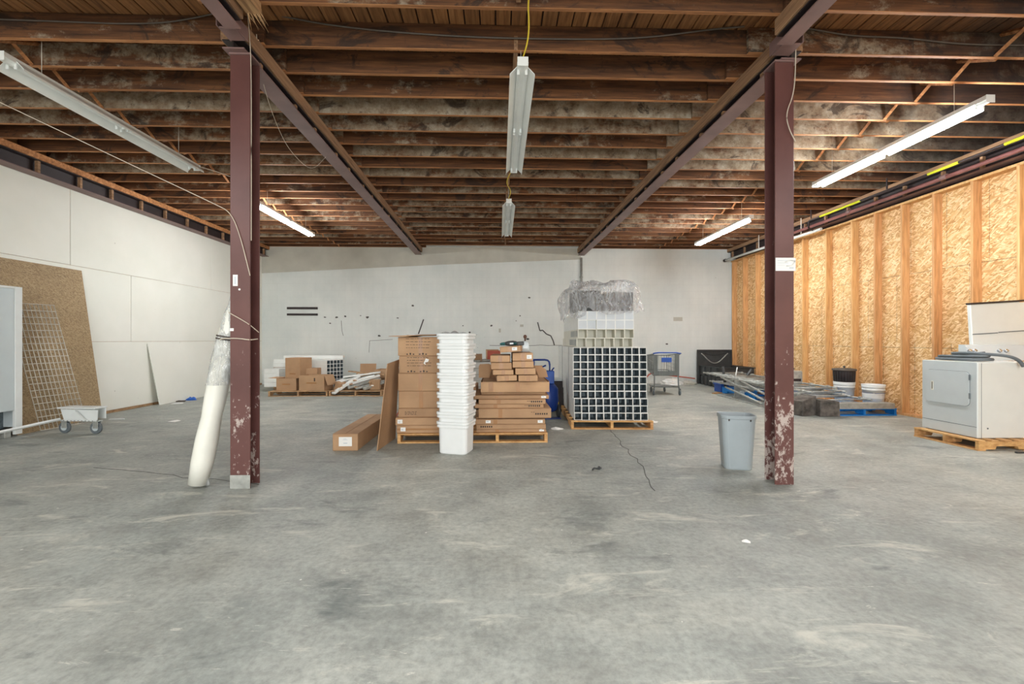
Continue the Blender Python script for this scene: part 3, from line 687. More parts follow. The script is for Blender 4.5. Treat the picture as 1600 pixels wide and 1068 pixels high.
# ---- flat cartons, right pile
FB = [  # x0, x1, z0, z1, slip, prints, front y, label
    (-.30, .600, .127, .168, .94, 0, 5.60, 'lowest flat carton of the right pile, slip at its right end'),
    (-.30, .600, .170, .232, None, 1, 5.59, 'flat carton with print at left, second from bottom of right pile'),
    (-.33, .590, .234, .300, [.2, .93], 0, 5.58, 'flat carton with two white slips, third from bottom of right pile'),
    (-.27, .665, .319, .440, None, 2, 5.55, 'thick flat carton sticking out right with print near its right end'),
    (-.32, .57, .442, .494, None, 2, 5.58, 'slim printed carton just above the thick one in right pile'),
    (-.27, .595, .496, .555, None, 2, 5.57, 'flat carton with print at right, two below the open tray'),
    (-.33, .64, .557, .605, .93, 0, 5.60, 'slim carton with slip at its right end, two below the open tray'),
    (-.24, .6, .607, .651, None, 0, 5.66, 'slim shaded carton directly under the open tray'),
]
for x0, x1, z0, z1, sl, pr, fy, lab in FB:
    P = ()
    if pr: P = [((.06 if pr == 1 else .78) + k * .03, .35, .017, .022) for k in range(6)] + [((.06 if pr == 1 else .72) + .03 * k, .6, .02, .005) for k in range(2)]
    carton('flat_carton', lab, x0, x1, fy, 6.35, z0, z1, R(random.uniform(-.4, .4)), tape='edge' if pr != 1 else None, slip=sl, prints=P, group='flat cartons in the right pile')
tag(obj('flat_carton', M().bevel(-.30, .62, 5.63, 6.3, .302, .3175, .003), 'card2'), 'thin crushed carton sheet below the thick flat carton', 'cardboard')
tag(obj('carton_side', M().bevel(-.42, -.262, 5.72, 6.4, .66, .80, .005).bevel(-.42, -.30, 5.70, 6.4, .56, .655, .005), 'card') if False else obj('short_carton', M().bevel(-.40, -.31, 5.72, 6.35, .44, .70, .005), 'card'), 'brown carton end standing at the left of the right pile behind tubs', 'box')
# open tray with raised back flap
t = thing('open_tray_carton', 'wide open cardboard tray with raised flaps on top of the flat cartons', 'box', (-.24, 5.54, .653))
obj('tray_front', M().bevel(0, .88, 0, .006, 0, .13, .002), 'card2', t)
obj('tray_back', M().bevel(0, .86, .70, .706, 0, .30, .002), 'card', t)
obj('tray_side', M().bevel(0, .006, .0065, .6995, 0, .14, .002), 'card', t); obj('tray_side', M().bevel(.874, .88, .0065, .6995, 0, .14, .002), 'card', t)
obj('tray_bottom', M().bevel(.0065, .8735, .0065, .6995, 0, .006, .001), 'card', t)
obj('end_flap', M().prism([(-.05, .14), (-.05, .30), (-.035, .33), (.1, .335), (.14, .3), (.1, .14)], .52, .526), 'card2', t)
obj('end_flap', M().prism([(.80, .13), (.93, .14), (.90, .25), (.82, .30), (.74, .30)], .60, .606), 'card2', t)
obj('top_flap', M().bevel(.02, .86, .02, .60, .1305, .1345, .001), 'card', t)
obj('tape_strip', M().box(.1, .16, -.001, 0, .004, .126).box(.45, .5, -.001, 0, .004, .126), 'tape', t)
# small long cartons on the tray
SB = [  # x0,x1,z0,z1,yaw,tilt,fy,slip,label
    (-.035, .222, .800, .872, 3, -1.5, 5.45, None, 'small long carton, lowest of the left column on the open tray'),
    (.238, .482, .800, .878, 0, 0, 5.44, None, 'small long carton, lowest of the right column on the open tray'),
    (-.085, .178, .880, .945, 2, 0, 5.46, None, 'small long carton, second from bottom of left column on tray'),
    (.200, .456, .884, .965, 0, -.6, 5.44, None, 'small long carton, second from bottom of right column on tray'),
    (-.11, .155, .950, 1.035, 1, 0, 5.47, None, 'small long carton, third from bottom of left column on tray'),
    (.165, .432, .972, 1.052, 0, 0, 5.45, None, 'small long carton, third from bottom of right column on tray'),
    (-.118, .132, 1.04, 1.128, -2, 0, 5.48, None, 'topmost small carton of the left column under the tilted one'),
    (.165, .422, 1.056, 1.16, 0, 0, 5.47, .82, 'topmost small carton of right column with a white slip'),
    (.005, .262, 1.164, 1.236, -7, -3, 5.40, .72, 'tilted small carton with slip on top, under the power drill'),
]
for x0, x1, z0, z1, yw, tl, fy, sl, lab in SB:
    carton('small_carton', lab, x0, x1, fy, fy + .62, z0, z1, R(yw), 'card2', 'small cartons on the open tray', 'v', sl, tilt=R(tl), lid=False)
# power drill lying on the top carton
t = thing('power_drill', 'teal and black cordless drill lying on the topmost tilted carton', 'drill', (.15, 5.66, 1.246), (0, R(-3), R(6)))
obj('drill_body', M().tube([(-.075, 0, .03), (-.03, 0, .032), (.03, 0, .032), (.075, 0, .03)], [.022, .032, .033, .026], 12), 'black', t)
obj('chuck', M().tube([(-.145, 0, .03), (-.12, 0, .03), (-.08, 0, .03)], [.008, .018, .022], 12), 'teal', t)
obj('grip', M().tube([(.03, -.01, .028), (.07, -.05, .024), (.09, -.1, .022)], [.02, .017, .018], 10), 'teal', t)
obj('battery', M().bevel(.06, .15, -.155, -.1, .0, .05, .008), 'black', t)
obj('side_badge', M().bevel(-.02, .03, -.036, -.032, .018, .04, .002), 'cab', t)
t = thing('plastic_bottle', 'pale bottle wrapped in plastic with a brown knob beside the drill', 'bottle', (.34, 5.75, 1.163))
obj('bottle_body', M().loft([(.1, .07, .02, 0), (.105, .075, .02, .06), (.09, .06, .02, .12), (.04, .04, .018, .145)], 4, smooth=True, close1=True), 'cab', t)
obj('knob', M().lathe([(.001, .145), (.012, .146), (.01, .175), (.022, .19), (.024, .21), (.014, .225), (.001, .228)], 14), 'rbrown', t)

# ================================================================== WHITE TUBS
tub_m = M().loft([(.325, .265, .05, 0), (.342, .278, .05, .012), (.354, .288, .05, .308), (.392, .324, .055, .309), (.392, .324, .055, .338), (.374, .307, .055, .340), (.374, .307, .055, .347), (.403, .335, .058, .347), (.403, .335, .058, .373), (.38, .315, .055, .375),
                  (.355, .29, .05, .36), (.32, .255, .05, .03)], 4)
tub_m.f.append(tuple(len(tub_m.v) - 20 + k for k in range(20))); tub_m.i.append(0); tub_m.sm.append(False)
tub_me = tub_m.mesh('tub', 'tub')
for k in range(10):
    lab = 'white plastic tub, %s from the bottom of the tall nested stack' % ORD[k] if k else 'lowest white plastic tub, standing on the floor, carrying the nested stack'
    if k == 9: lab = 'topmost white plastic tub of the tall nested stack'
    o = thing('plastic_tub', lab, 'tub', (-.51 + random.uniform(-.002, .002), 5.15, k * .1135), R(-16 + random.uniform(-.6, .6)), 'nested white tubs')
    obj('tub_shell', tub_me, None, o)
    if k == 0:
        obj('foot_notch', M().bevel(-.09, -.06, -.135, -.128, .004, .016, .001), 'ink', o); obj('foot_notch', M().bevel(.0, .03, -.135, -.128, .004, .016, .001), 'ink', o)
tag(obj('plastic_wrap', M().grid(lambda u, v: (-.70 + .33 * u, 5.02 + .22 * v - .06 * u, 1.4 + .03 * math.sin(u * 9) * math.sin(v * 7 + 1) * math.sin(math.pi * u)), 14, 8), 'film'), 'crinkled clear wrap lying on top of the white tub stack', 'plastic')

# ================================================================== CHANNEL PALLET
ca = R(-2.6)
pallet('wooden pallet under the big block of white channels', 1.06, 6.37, ca, 1.21, 2.42, 'pallet', ns=3, nb=9)
def chan_mesh(wd, ht, L, th, inner, closed=False, rib=True):
    """open square channel; slot 0 outside, slot 1 inside"""
    m = M(); h = wd / 2
    o = [(-h, 0, 0), (h, 0, 0), (h, 0, ht), (-h, 0, ht)]; i = [(-h + th, 0, th), (h - th, 0, th), (h - th * 1.3, 0, ht - th), (-h + th * 1.3, 0, ht - th)]
    dp = .22
    vs = o + [(x, L, z) for x, y, z in o] + i + [(x, dp, z) for x, y, z in i]
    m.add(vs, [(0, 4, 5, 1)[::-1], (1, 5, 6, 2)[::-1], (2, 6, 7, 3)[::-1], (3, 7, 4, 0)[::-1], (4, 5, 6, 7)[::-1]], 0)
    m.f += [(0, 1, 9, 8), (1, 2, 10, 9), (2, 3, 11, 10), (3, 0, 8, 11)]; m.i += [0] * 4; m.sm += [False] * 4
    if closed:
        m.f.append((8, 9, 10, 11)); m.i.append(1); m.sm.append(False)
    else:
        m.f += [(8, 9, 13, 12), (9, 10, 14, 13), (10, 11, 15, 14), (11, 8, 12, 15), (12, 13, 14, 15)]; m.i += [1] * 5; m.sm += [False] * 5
        if rib:
            for rx in (-.012, .018): m.box(rx, rx + .004, .004, .4, ht - th - .012, ht - th, 1)
    return m
cme = chan_mesh(.1075, .107, 2.4, .0065, 'inner_shade').mesh('channel', ['pvc', 'inner_shade'])  # inside faces coloured dark for the shade in the white tubes
ct, st = math.cos(ca), math.sin(ca)
def along(x, y): return (1.06 + x * ct - y * st, 6.37 + x * st + y * ct)
for r_ in range(10):
    for c_ in range(10):
        off = .028 * (1 - r_ / 9) ** 1.5 if r_ < 3 else 0
        lx = .035 + .1093 * c_ + .054 + off * .7 + random.uniform(-.0006, .0006)
        ly = .06 + random.uniform(-.014, .014)
        x, y = along(lx, ly); row = 9 - r_
        rn = 'top' if row == 0 else ('bottom' if row == 9 else ORD[row])
        cn = 'leftmost' if c_ == 0 else ('rightmost' if c_ == 9 else ORD[c_] + ' from left')
        lab = ('inner-shaded white channel, %s in %s row%s' % (cn, rn, '' if row in (0, 9) else ' from top')) + ' of the big block'
        tag(obj('channel', cme, None, None, (x, y, .1255 + r_ * .1085), (0, 0, ca)), lab, 'channel', 'inner-shaded white channels on the pallet')
bme = chan_mesh(.1415, .138, 2.1, .006, 'cream', rib=False).mesh('square_tube', ['cream', 'cream'])
gme = chan_mesh(.1415, .138, 2.1, .006, 'greyend', True).mesh('capped_tube', ['pvc', 'greyend'])
for r_ in range(4):
    for c_ in range(6):
        x, y = along(.14 + .1435 * c_ + .07 + (-.02 if r_ == 0 else 0), .29 + random.uniform(-.008, .008) + (.04 if (r_, c_) == (2, 1) else 0))
        rn = ['lower open', 'upper open', 'lower capped', 'upper capped'][r_]
        cn = 'leftmost' if c_ == 0 else ('rightmost' if c_ == 5 else ORD[c_] + ' from left')
        tp = thing if False else None
        lab = 'square %s tube, %s in the %s row above the channels' % ('cream hollow' if r_ < 2 else 'white grey-ended', cn, rn)
        o = tag(obj('square_tube', bme if r_ < 2 else gme, None, None, (x, y, .1255 + 10 * .1085 + .001 + r_ * .139), (0, 0, ca)), lab, 'tube', 'square tubes on top of the channel block')
        if r_ < 2 and c_ == 0:
            for k in range(9):
                obj('side_slot', M().box(-.0722, -.0708, .08 + k * .1, .12 + k * .1, .02, .118), 'inner_shade', o)  # dark strips paint the shade of open side slots
# dark bundles and clear plastic on top
zt = .1255 + 1.085 + 4 * .139 + .003
for k, (lx, ly, w_, d_, h_, lab) in enumerate(((.10, .42, .42, .5, .33, 'left dark bundle inside the clear plastic on top of the tubes'), (.56, .40, .45, .5, .30, 'right dark bundle inside the clear plastic on top of the tubes'))):
    x, y = along(lx, ly)
    t = thing('wrapped_bundle', lab, 'bundle', (x, y, zt), ca + R(3 - 6 * k), 'dark bundles under plastic')
    for q in range(6):
        obj('bundle_slat', M().bevel(0, w_, q * .075, q * .075 + .06, 0, h_ - .02 * (q % 2), .006), 'black', t)
def heap(u, v):
    a = 2 * math.pi * u
    ex = 1.0; ph = v * math.pi / 2
    cx, cy = along(.56, .78)
    rx, ry, rz = .61, .62, .45
    c, s_ = math.cos(ph), math.sin(ph)
    sq = lambda q, p: math.copysign(abs(q) ** p, q)
    x = rx * sq(math.cos(a), .6) * c ** .45; y = ry * sq(math.sin(a), .6) * c ** .45; z = rz * s_ ** .55
    nv = noise.noise_vector(Vector((x * 3.5, y * 3.5, z * 4))) * .12 + noise.noise_vector(Vector((x * 7, y * 7, z * 7 + 4))) * .05 + noise.noise_vector(Vector((x * 16, y * 16, z * 16))) * .014
    drop = -.13 * max(0, 1 - v * 5) * (1 if x < -.35 else .15)
    return (cx + x + nv.x, cy + y + nv.y, max(zt + .006 if abs(x) < .48 and v < .15 and y > -.4 else 0, zt + .02 + z + nv.z + drop))
tag(obj('plastic_sheet', M().grid(heap, 110, 46), 'film'), 'crumpled clear plastic sheeting bulging over the top of the channel load', 'plastic')
x, y = along(-.004, .62)
for k, q in enumerate((.5, 1.5)):
    xx, yy = along(-.006 + .045, .06 + q)
    tag(obj('strap', M().bevel(-.008, -.005, 0, .016, .12, 1.21, .0005), 'black', None, (along(.03, .06 + q)[0], along(.03, .06 + q)[1], 0), (0, 0, ca)), '%s black strap down the left side of the channel block' % ('nearer', 'farther')[k], 'strap', 'straps on the channel block')

# ================================================================== BEHIND THE STACKS
t = thing('hand_truck', 'blue hand truck with a looped handle behind the small cartons', 'hand truck', (.77, 7.35, 0), R(4))
obj('handle', M().tube([(-.2, .0, .985), (.0, 0, .985), (.05, 0, .975), (.075, 0, .95), (.085, 0, .9), (.085, 0, .78)], .016, 8), 'dblue', t)
obj('handle_post', M().cyl((-.19, 0, .3), (-.19, 0, .98), .016, 8), 'dblue', t)
obj('upper_box', M().bevel(-.09, .15, -.08, .1, .58, .80, .01), 'blue', t)
obj('lower_tank', M().tube([(.05, 0, .10), (.05, 0, .14), (.05, 0, .3), (.05, 0, .50), (.05, 0, .575)], [.09, .16, .19, .18, .12], 16), 'dblue', t)
obj('lever', M().tube([(-.1, 0, .80), (-.05, 0, .86), (.02, 0, .89)], .014, 6), 'dblue', t); obj('lever', M().tube([(.12, 0, .8), (.16, 0, .85)], .012, 6), 'dblue', t)
for s_ in (-1, 1): obj('wheel', M().cyl((.05 + s_ * .19 - .02, .03, .11), (.05 + s_ * .19 + .02, .03, .11), .11, 16), 'black', t)
obj('base_plate', M().bevel(-.15, .25, -.16, .0, .0, .012, .002), 'dblue', t)
t = thing('grey_crate', 'dark grey crate on the floor between hand truck and channel block', 'crate', (1.0, 8.0, 0))
obj('crate_body', M().bevel(0, .22, 0, .5, 0, .56, .01), 'darksteel', t); obj('crate_lid', M().bevel(-.01, .23, -.01, .51, .561, .585, .005), 'cab', t)
obj('yellow_tag', M().bevel(.05, .1, -.006, -.0005, .1, .18, .001), 'yellow', t)
# white panels pile between the tubs and the cartons
t0 = [('white_slab', -.52, .34, 8.0, 9.4, z, z + .11) for z in (.16, .272, .384, .496, .608, .72, .832)]
pallet('wooden pallet under the white slabs behind the tub stack', -.55, 8.0, 0, 1.0, 1.2, 'oldpallet', nb=5)
for k, (nm, a, b, c_, d_, e, f_) in enumerate(t0):
    tag(obj(nm, M().bevel(a, b - .3, c_ + .01 * (k % 2), d_, e - .034, f_ - .036, .004), 'pvc'), 'white slab, %s from the bottom of the pile behind the tubs' % ORD[k] if k else 'lowest white slab of the pile behind the tubs', 'slab', 'white slabs behind the tubs')
carton('small_carton', 'little brown box on the white slabs just right of the tubs', -.47, -.34, 8.2, 8.5, .912, 1.05, 0, tape=None)
t = thing('open_box', 'reddish open box on the white slabs left of the drill', 'box', (-.24, 8.5, .912), R(8))
obj('box_wall', M().bevel(0, .26, 0, .006, 0, .2, .002), 'red', t); obj('box_wall', M().bevel(0, .26, .25, .256, 0, .22, .002), 'card', t)
obj('box_wall', M().bevel(0, .006, .0065, .2495, 0, .2, .002), 'card', t); obj('box_wall', M().bevel(.254, .26, .0065, .2495, 0, .2, .002), 'card', t)
obj('box_bottom', M().bevel(.0065, .2535, .0065, .2495, 0, .006, .001), 'card', t)
for k in range(4): tag(obj('metal_bar', M().cyl((-.52, 8.02 + .12 * k, .93), (-.05, 8.6 + .12 * k, .93), .016, 6), 'galv'), 'grey metal bar on the white slabs, %s from the front' % ORD[k], 'bar', 'metal bars on the white slabs')

# shopping cart
t = thing('shopping_cart', 'grey wire shopping cart with blue handle facing the camera by back wall', 'cart', (4.0, 10.25, 0), R(-4))
wr_ = M()
def rail(name, pts, r, mat='cartgrey', par=t): return obj(name, M().tube(pts, r, 6), mat, par)
rail('basket_rim', [(-.31, 0, .97), (-.31, .02, .99), (-.25, .82, .93), (.25, .82, .93), (.31, .02, .99), (.31, 0, .97)], .012)
rail('handle_bar', [(-.33, -.03, 1.0), (-.2, -.05, 1.02), (.2, -.05, 1.02), (.33, -.03, 1.0)], .018, 'blue')
rail('basket_floor_frame', [(-.30, .05, .47), (.30, .05, .47), (.24, .8, .56), (-.24, .8, .56), (-.30, .05, .47)], .01)
for k in range(11):
    x = -.3 + .06 * k
    obj('rear_wire', M().cyl((x, .02, .46), (x, .02, .97), .0035, 4, smooth=False), 'cartgrey', t)
    obj('floor_wire', M().cyl((x, .05, .465), (x * .8, .8, .555), .0035, 4, smooth=False), 'cartgrey', t)
    obj('front_wire', M().cyl((x * .8, .8, .555), (x * .82, .82, .93), .0035, 4, smooth=False), 'cartgrey', t)
for s_ in (-1, 1):
    obj('side_wires', M(), 'cartgrey', t) if False else None
    for k in range(16):
        y_ = .04 + k * .05; f_ = y_ / .8
        obj('side_wire', M().cyl((s_ * (.30 - .06 * f_), y_, .47 + .09 * f_), (s_ * (.31 - .06 * f_), y_, .98 - .05 * f_), .004, 4, smooth=False), 'cartgrey', t)
    for k in range(5):
        z_ = .52 + .09 * k
        obj('side_wire', M().cyl((s_ * .305, .03, z_), (s_ * .246, .8, z_ + .06), .0035, 4, smooth=False), 'cartgrey', t)
    rail('leg', [(s_ * .28, .03, .47), (s_ * .285, .02, .25), (s_ * .30, .0, .12)], .016)
    rail('lower_rail', [(s_ * .29, .0, .2), (s_ * .2, .75, .17)], .014)
    for (wx, wy) in ((s_ * .31, -.0), (s_ * .17, .72)):
        obj('caster_fork', M().bevel(wx - .022, wx - .017, wy - .02, wy + .02, .05, .15, .001).bevel(wx + .017, wx + .022, wy - .02, wy + .02, .05, .15, .001).bevel(wx - .022, wx + .022, wy - .02, wy + .02, .145, .16, .001), 'cartgrey', t)
        obj('caster_wheel', M().cyl((wx - .014, wy, .06), (wx + .014, wy, .06), .06, 14), 'rubber', t)
rail('cross_bar', [(-.29, .0, .2), (.29, .0, .2)], .012)
obj('under_tray', M().grid(lambda u, v: ((u - .5) * (.5 - .14 * v), .06 + .66 * v, .185), 2, 2, smooth=False), 'cartgrey', t)
obj('child_seat_back', M().bevel(-.2, .2, .14, .15, .62, .9, .004), 'cab', t) if False else None
for k in range(7): obj('seat_wire', M().cyl((-.18 + .06 * k, .16, .6), (-.18 + .06 * k, .14, .93), .003, 4, smooth=False), 'wire', t)
sg = obj('sign_plate', M().bevel(-.12, .12, -.004, .004, .79, .9, .003), 'blue', t); sg['label'] = 'blue sign plate'
obj('solid_corner', M().bevel(-.30, -.20, .024, .03, .48, .97, .002), 'cartgrey', t); obj('solid_corner', M().bevel(.20, .30, .024, .03, .48, .97, .002), 'cartgrey', t)
obj('solid_sill', M().bevel(-.2, .2, .024, .03, .47, .58, .002), 'cartgrey', t)

# rubbish along the back wall
def scrap(name, label, cat, x, y, s, mat, seed, flat=.5, n=10, group=None):
    r_ = random.Random(seed)
    def fn(u, v):
        a = 2 * math.pi * u; ph = v * math.pi / 2; p = Vector((math.cos(a) * math.cos(ph), math.sin(a) * math.cos(ph), math.sin(ph)))
        q = 1 + .5 * noise.noise(p * 2.2 + Vector((seed, 0, 0))) + .2 * noise.noise(p * 6 + Vector((0, seed, 0)))
        return (p.x * s * q, p.y * s * .7 * q, max(0, p.z * s * flat * q))
    return tag(obj(name, M().grid(fn, n * 2, n, smooth=False), mat, None, (x, y, .001)), label, cat, group)
scrap('crumpled_plastic', 'crumpled white plastic on floor right of the shopping cart', 'rubbish', 5.1, 12.7, .32, 'paper', 3, .5)
scrap('crumpled_plastic', 'pale rag heap on floor against back wall beside black totes', 'rubbish', 5.65, 12.75, .22, 'upper', 5, .4)
wire('red_tape', [(4.3, 12.9, .02), (4.45, 12.9, .25), (4.6, 12.92, .34), (4.9, 12.93, .28), (5.4, 12.93, .22), (5.9, 12.9, .16)], .02, 'red', 'faded red strip sagging along the base of the back wall', 'tape')
wire('red_tape', [(3.1, 12.9, .2), (3.2, 12.9, .1), (3.6, 12.92, .06)], .02, 'red', 'short red strip on back wall base left of the cart', 'tape')
scrap('plastic_scrap', 'clear plastic scrap on floor right of channel pallet', 'rubbish', 2.45, 6.9, .1, 'paper', 8, .2, 7)
scrap('plastic_scrap', 'clear plastic scrap on floor left of channel pallet', 'rubbish', .85, 6.4, .09, 'paper', 9, .25, 7)

# ================================================================== LEFT BACK: PALLETS, OPEN BOXES
pallet('weathered pallet under the three brown boxes at left back', -5.40, 10.25, R(1), 1.36, 1.0, 'oldpallet')
def open_box(label, x, y, z, w_, d_, h_, rot, flaps=(1, 1, 1, 1), mat='card', group=None, mark=False, tape=True):
    t = thing('open_box', label, 'box', (x, y, z), rot, group)
    for nm, a in (('w', (0, w_, 0, .006)), ('w', (0, w_, d_ - .006, d_)), ('w', (0, .006, .0065, d_ - .0065)), ('w', (w_ - .006, w_, .0065, d_ - .0065))):
        obj('box_wall', M().bevel(*a, 0, h_, .002), mat, t)
    obj('box_bottom', M().bevel(.0065, w_ - .0065, .0065, d_ - .0065, 0, .006, .001), mat, t)
    F = d_ / 2
    if flaps[0]: obj('flap', M().bevel(0, w_, 0, .005, 0, F, .001), mat, t, (0, -.001, h_), (R(flaps[0]), 0, 0))
    if flaps[1]: obj('flap', M().bevel(0, w_, -.005, 0, 0, F, .001), mat, t, (0, d_ + .001, h_), (R(-flaps[1]), 0, 0))
    if flaps[2]: obj('flap', M().bevel(0, .005, 0, d_, 0, w_ * .4, .001), mat, t, (-.001, 0, h_), (0, R(-flaps[2]), 0))
    if flaps[3]: obj('flap', M().bevel(-.005, 0, 0, d_, 0, w_ * .4, .001), mat, t, (w_ + .001, 0, h_), (0, R(flaps[3]), 0))
    if mark: obj('ink_stamp', M().bevel(w_ * .6, w_ * .6 + .03, -.002, 0, h_ * .62, h_ * .62 + .08, .0005), 'ink', t)
    if tape: obj('tape_strip', M().box(w_ * .3, w_ * .7, -.0012, 0, h_ * .47, h_ * .47 + .03), 'tape', t)
    return t
open_box('smaller open brown box, front left of the three on weathered pallet', -5.25, 10.33, .128, .46, .4, .29, 0, (0, 0, 88, 80))
open_box('wide open brown box with a black stamp, front right on weathered pallet', -4.72, 10.32, .128, .62, .42, .36, R(-7), (0, 0, 0, 160), mark=True)
t = open_box('tall brown box standing behind the other two on weathered pallet', -5.27, 10.80, .128, .44, .4, .75, R(-18), (0, 0, 0, 0))
obj('flap', M().bevel(0, .44, 0, .4, .75, .755, .001), 'card', t)
carton('small_carton', 'short dark brown box lying behind the stamped box', -4.86, -4.52, 10.86, 11.14, .128, .62, 0, tape=None)
def stack_tubes(x, y, rot, cols, rows, L, pitch, lab, group, base=.126):
    me = chan_mesh(pitch - .003, pitch - .003, L, .006, 'inner_shade', rib=False).mesh('channel', ['pvc', 'inner_shade'])
    for r_ in range(rows):
        for c_ in range(cols):
            cx = pitch * (c_ + .5); xx = x + cx * math.cos(rot); yy = y + cx * math.sin(rot)
            o = obj('channel', me, None, None, (xx, yy, base + r_ * pitch), (0, 0, rot))
            tag(o, lab % (ORD[rows - 1 - r_], ORD[c_]), 'channel', group)
# white channels seen end-on at left back (ends face right)
rot = R(58)
pallet('old pallet under the white channels at left back', -5.95, 11.6, R(-8), 1.9, .9, 'oldpallet')
stack_tubes(-4.33, 10.98, rot, 5, 7, 1.35, .098, 'white channel at left back, %s row from top, %s from front', 'white channels at left back')
tag(obj('white_beam', M().bevel(-5.7, -4.15, 11.60, 11.72, .125 + 7 * .098 + .004, .125 + 7 * .098 + .1, .004), 'pvc'), 'long white beam lying across the top of the left back channels', 'beam')
for k in range(4): tag(obj('white_slab', M().bevel(-6.0, -5.62, 11.2, 11.8, .126 + .115 * k, .126 + .115 * k + .112, .004), 'pvc'), '%s of four white slabs stacked beside left back corner' % ['lowest', 'second lowest', 'second highest', 'highest'][k], 'slab', 'white slabs at left back corner')
for k in range(2): tag(obj('white_slab', M().bevel(-6.1, -5.4, 11.85, 12.3, .0 + .587 + .11 * k, .0 + .587 + .11 * k + .108, .004), 'pvc'), '%s of two white slabs behind the tall brown box' % ['lower', 'upper'][k], 'slab', 'white slabs behind tall brown box')
tag(obj('pallet_crate', M().bevel(-6.1, -5.4, 11.84, 12.35, 0, .585, .01), 'oldpallet'), 'pale wooden crate under the two white slabs at left back', 'crate')

# scrap pallet
pallet('pallet heaped with white offcuts near the left back', -4.02, 10.3, R(-2), 1.25, 1.0, 'oldpallet')
open_box('open brown box with upright flap, back left of the offcut heap', -3.72, 11.35, .0, .42, .45, .46, R(6), (130, 12, 0, 0))
open_box('open brown box with a slip, back right of the offcut heap', -3.22, 11.25, .0, .5, .45, .56, R(-4), (165, 0, 0, 0))
r_ = random.Random(21)
OFF = [((-3.9, 10.28, .05), (-3.45, 10.75, .42), .09, .03), ((-3.85, 10.8, .4), (-3.0, 11.0, .5), .16, .02), ((-3.75, 10.45, .2), (-3.0, 10.9, .42), .1, .04), ((-3.6, 10.4, .16), (-2.95, 10.8, .35), .07, .04), ((-3.4, 10.35, .15), (-2.85, 10.75, .3), .07, .03),
       ((-3.7, 10.7, .3), (-3.15, 10.95, .44), .2, .02), ((-3.2, 10.32, .14), (-2.85, 10.7, .26), .06, .04), ((-3.9, 10.6, .3), (-3.5, 11.1, .44), .14, .02)]
nm_ = ['longest', 'widest flat', 'slanting', 'slim', 'low', 'broad', 'short', 'tilted left']
for k, (a, b, w_, h_) in enumerate(OFF):
    a = Vector(a); b = Vector(b); L = (b - a).length
    q = (b - a).to_track_quat('Y', 'Z')
    o = obj('offcut', M().bevel(-w_ * .85, w_ * .85, 0, L, 0, h_ * 1.3, .003), 'pvc' if k in (0, 1, 2, 5, 7) else 'galv', None, a); o.rotation_mode = 'QUATERNION'; o.rotation_quaternion = q
    tag(o, '%s %s offcut in the heap on the left back scrap pallet' % (nm_[k], 'white' if k in (0, 1, 2, 5, 7) else 'grey'), 'offcut', 'offcuts on the scrap pallet')
for k in range(14):
    x = r_.uniform(-3.8, -2.9); y = r_.uniform(10.35, 11.0)
    tag(obj('scrap_piece', M().bevel(-.12, .12, -.03, .03, 0, .03, .004), ['pvc', 'galv', 'oldpallet', 'card'][k % 4], None, (x, y, .13 + .035 * (k % 6)), (R(r_.uniform(-12, 12)), R(r_.uniform(-15, 15)), r_.uniform(0, 3))), 'small loose piece in the heap of offcuts on the scrap pallet', 'offcut', 'small loose scraps')
carton('small_carton', 'small brown carton tipped at left front of the offcut heap', -3.98, -3.8, 10.5, 10.75, .13, .34, R(-25), tape=None, tilt=R(18))
t = tag(obj('wood_board', M().bevel(-.5, .5, -.05, .05, 0, .025, .003), 'oldpallet', None, (-3.3, 10.98, .47), (0, R(6), R(-4))), 'wooden board lying across the top of the offcut heap', 'board')
carton('small_carton', 'pale carton at right end of the offcut heap', -3.1, -2.86, 10.4, 10.8, .13, .36, R(10), tape=None)
tag(obj('wood_board', M().bevel(-.25, .25, -.06, .06, 0, .03, .003), 'oldpallet', None, (-2.75, 10.3, .002), (0, R(-8), R(20))), 'short wooden board on floor at right of the scrap pallet', 'board')

# ================================================================== LEFT WALL THINGS
def leaning(name, label, cat, xb, xt, pts, th, mat):
    """a sheet leaning on the left wall: pts are (y, height along the sheet)"""
    H = 2.44; ang = math.asin((xb - xt) / H)
    vs = []
    for off in (0, th):
        for y, s_ in pts:
            vs.append((xb - s_ * math.sin(ang) + off * math.cos(ang), y, s_ * math.cos(ang) + off * math.sin(ang)))
    n_ = len(pts)
    fs = [tuple(range(n_))[::-1], tuple(range(n_, 2 * n_))] + [(k, (k + 1) % n_, n_ + (k + 1) % n_, n_ + k) for k in range(n_)]
    return obj(name, M().add(vs, fs), mat), ang
o, a1 = leaning('osb_sheet', '', '', -6.76, -7.03, [(6.2, 0), (7.56, 0), (7.48, 2.5), (6.2, 2.5)], .012, 'osb_old')
tag(o, 'large weathered brown particle sheet leaning on the left wall', 'sheet')
o, _ = leaning('osb_sheet', '', '', -6.70, -6.86, [(6.2, 0.0), (6.86, 0.0), (6.36, 1.27), (6.2, 1.27)], .014, 'osb_old')
tag(o, 'lower brown sheet leaning behind the wire grid', 'sheet')
# wire grid panel
t = thing('wire_grid_panel', 'white wire grid panel leaning on the brown sheets', 'grid', (0, 0, 0))
def gp(u, s_):  # u across, s up the panel
    b0 = Vector((-6.60, 6.42, .02)); b1 = Vector((-6.52, 7.02, .02)); t0_ = Vector((-6.83, 6.20, 1.84)); t1 = Vector((-6.79, 6.79, 1.85))
    return b0.lerp(b1, u).lerp(t0_.lerp(t1, u), s_)
for k in range(12):
    u = k / 11; obj('upright_wire', M().cyl(gp(u, 0), gp(u, 1), .0055, 5), 'wire', t)
for k in range(20):
    s_ = k / 19
    obj('cross_wire', M().cyl(gp(-.01, s_) + Vector((.006, 0, 0)), gp(1.01, s_) + Vector((.006, 0, 0)), .0055 if k not in (12,) else .007, 5), 'wire', t)
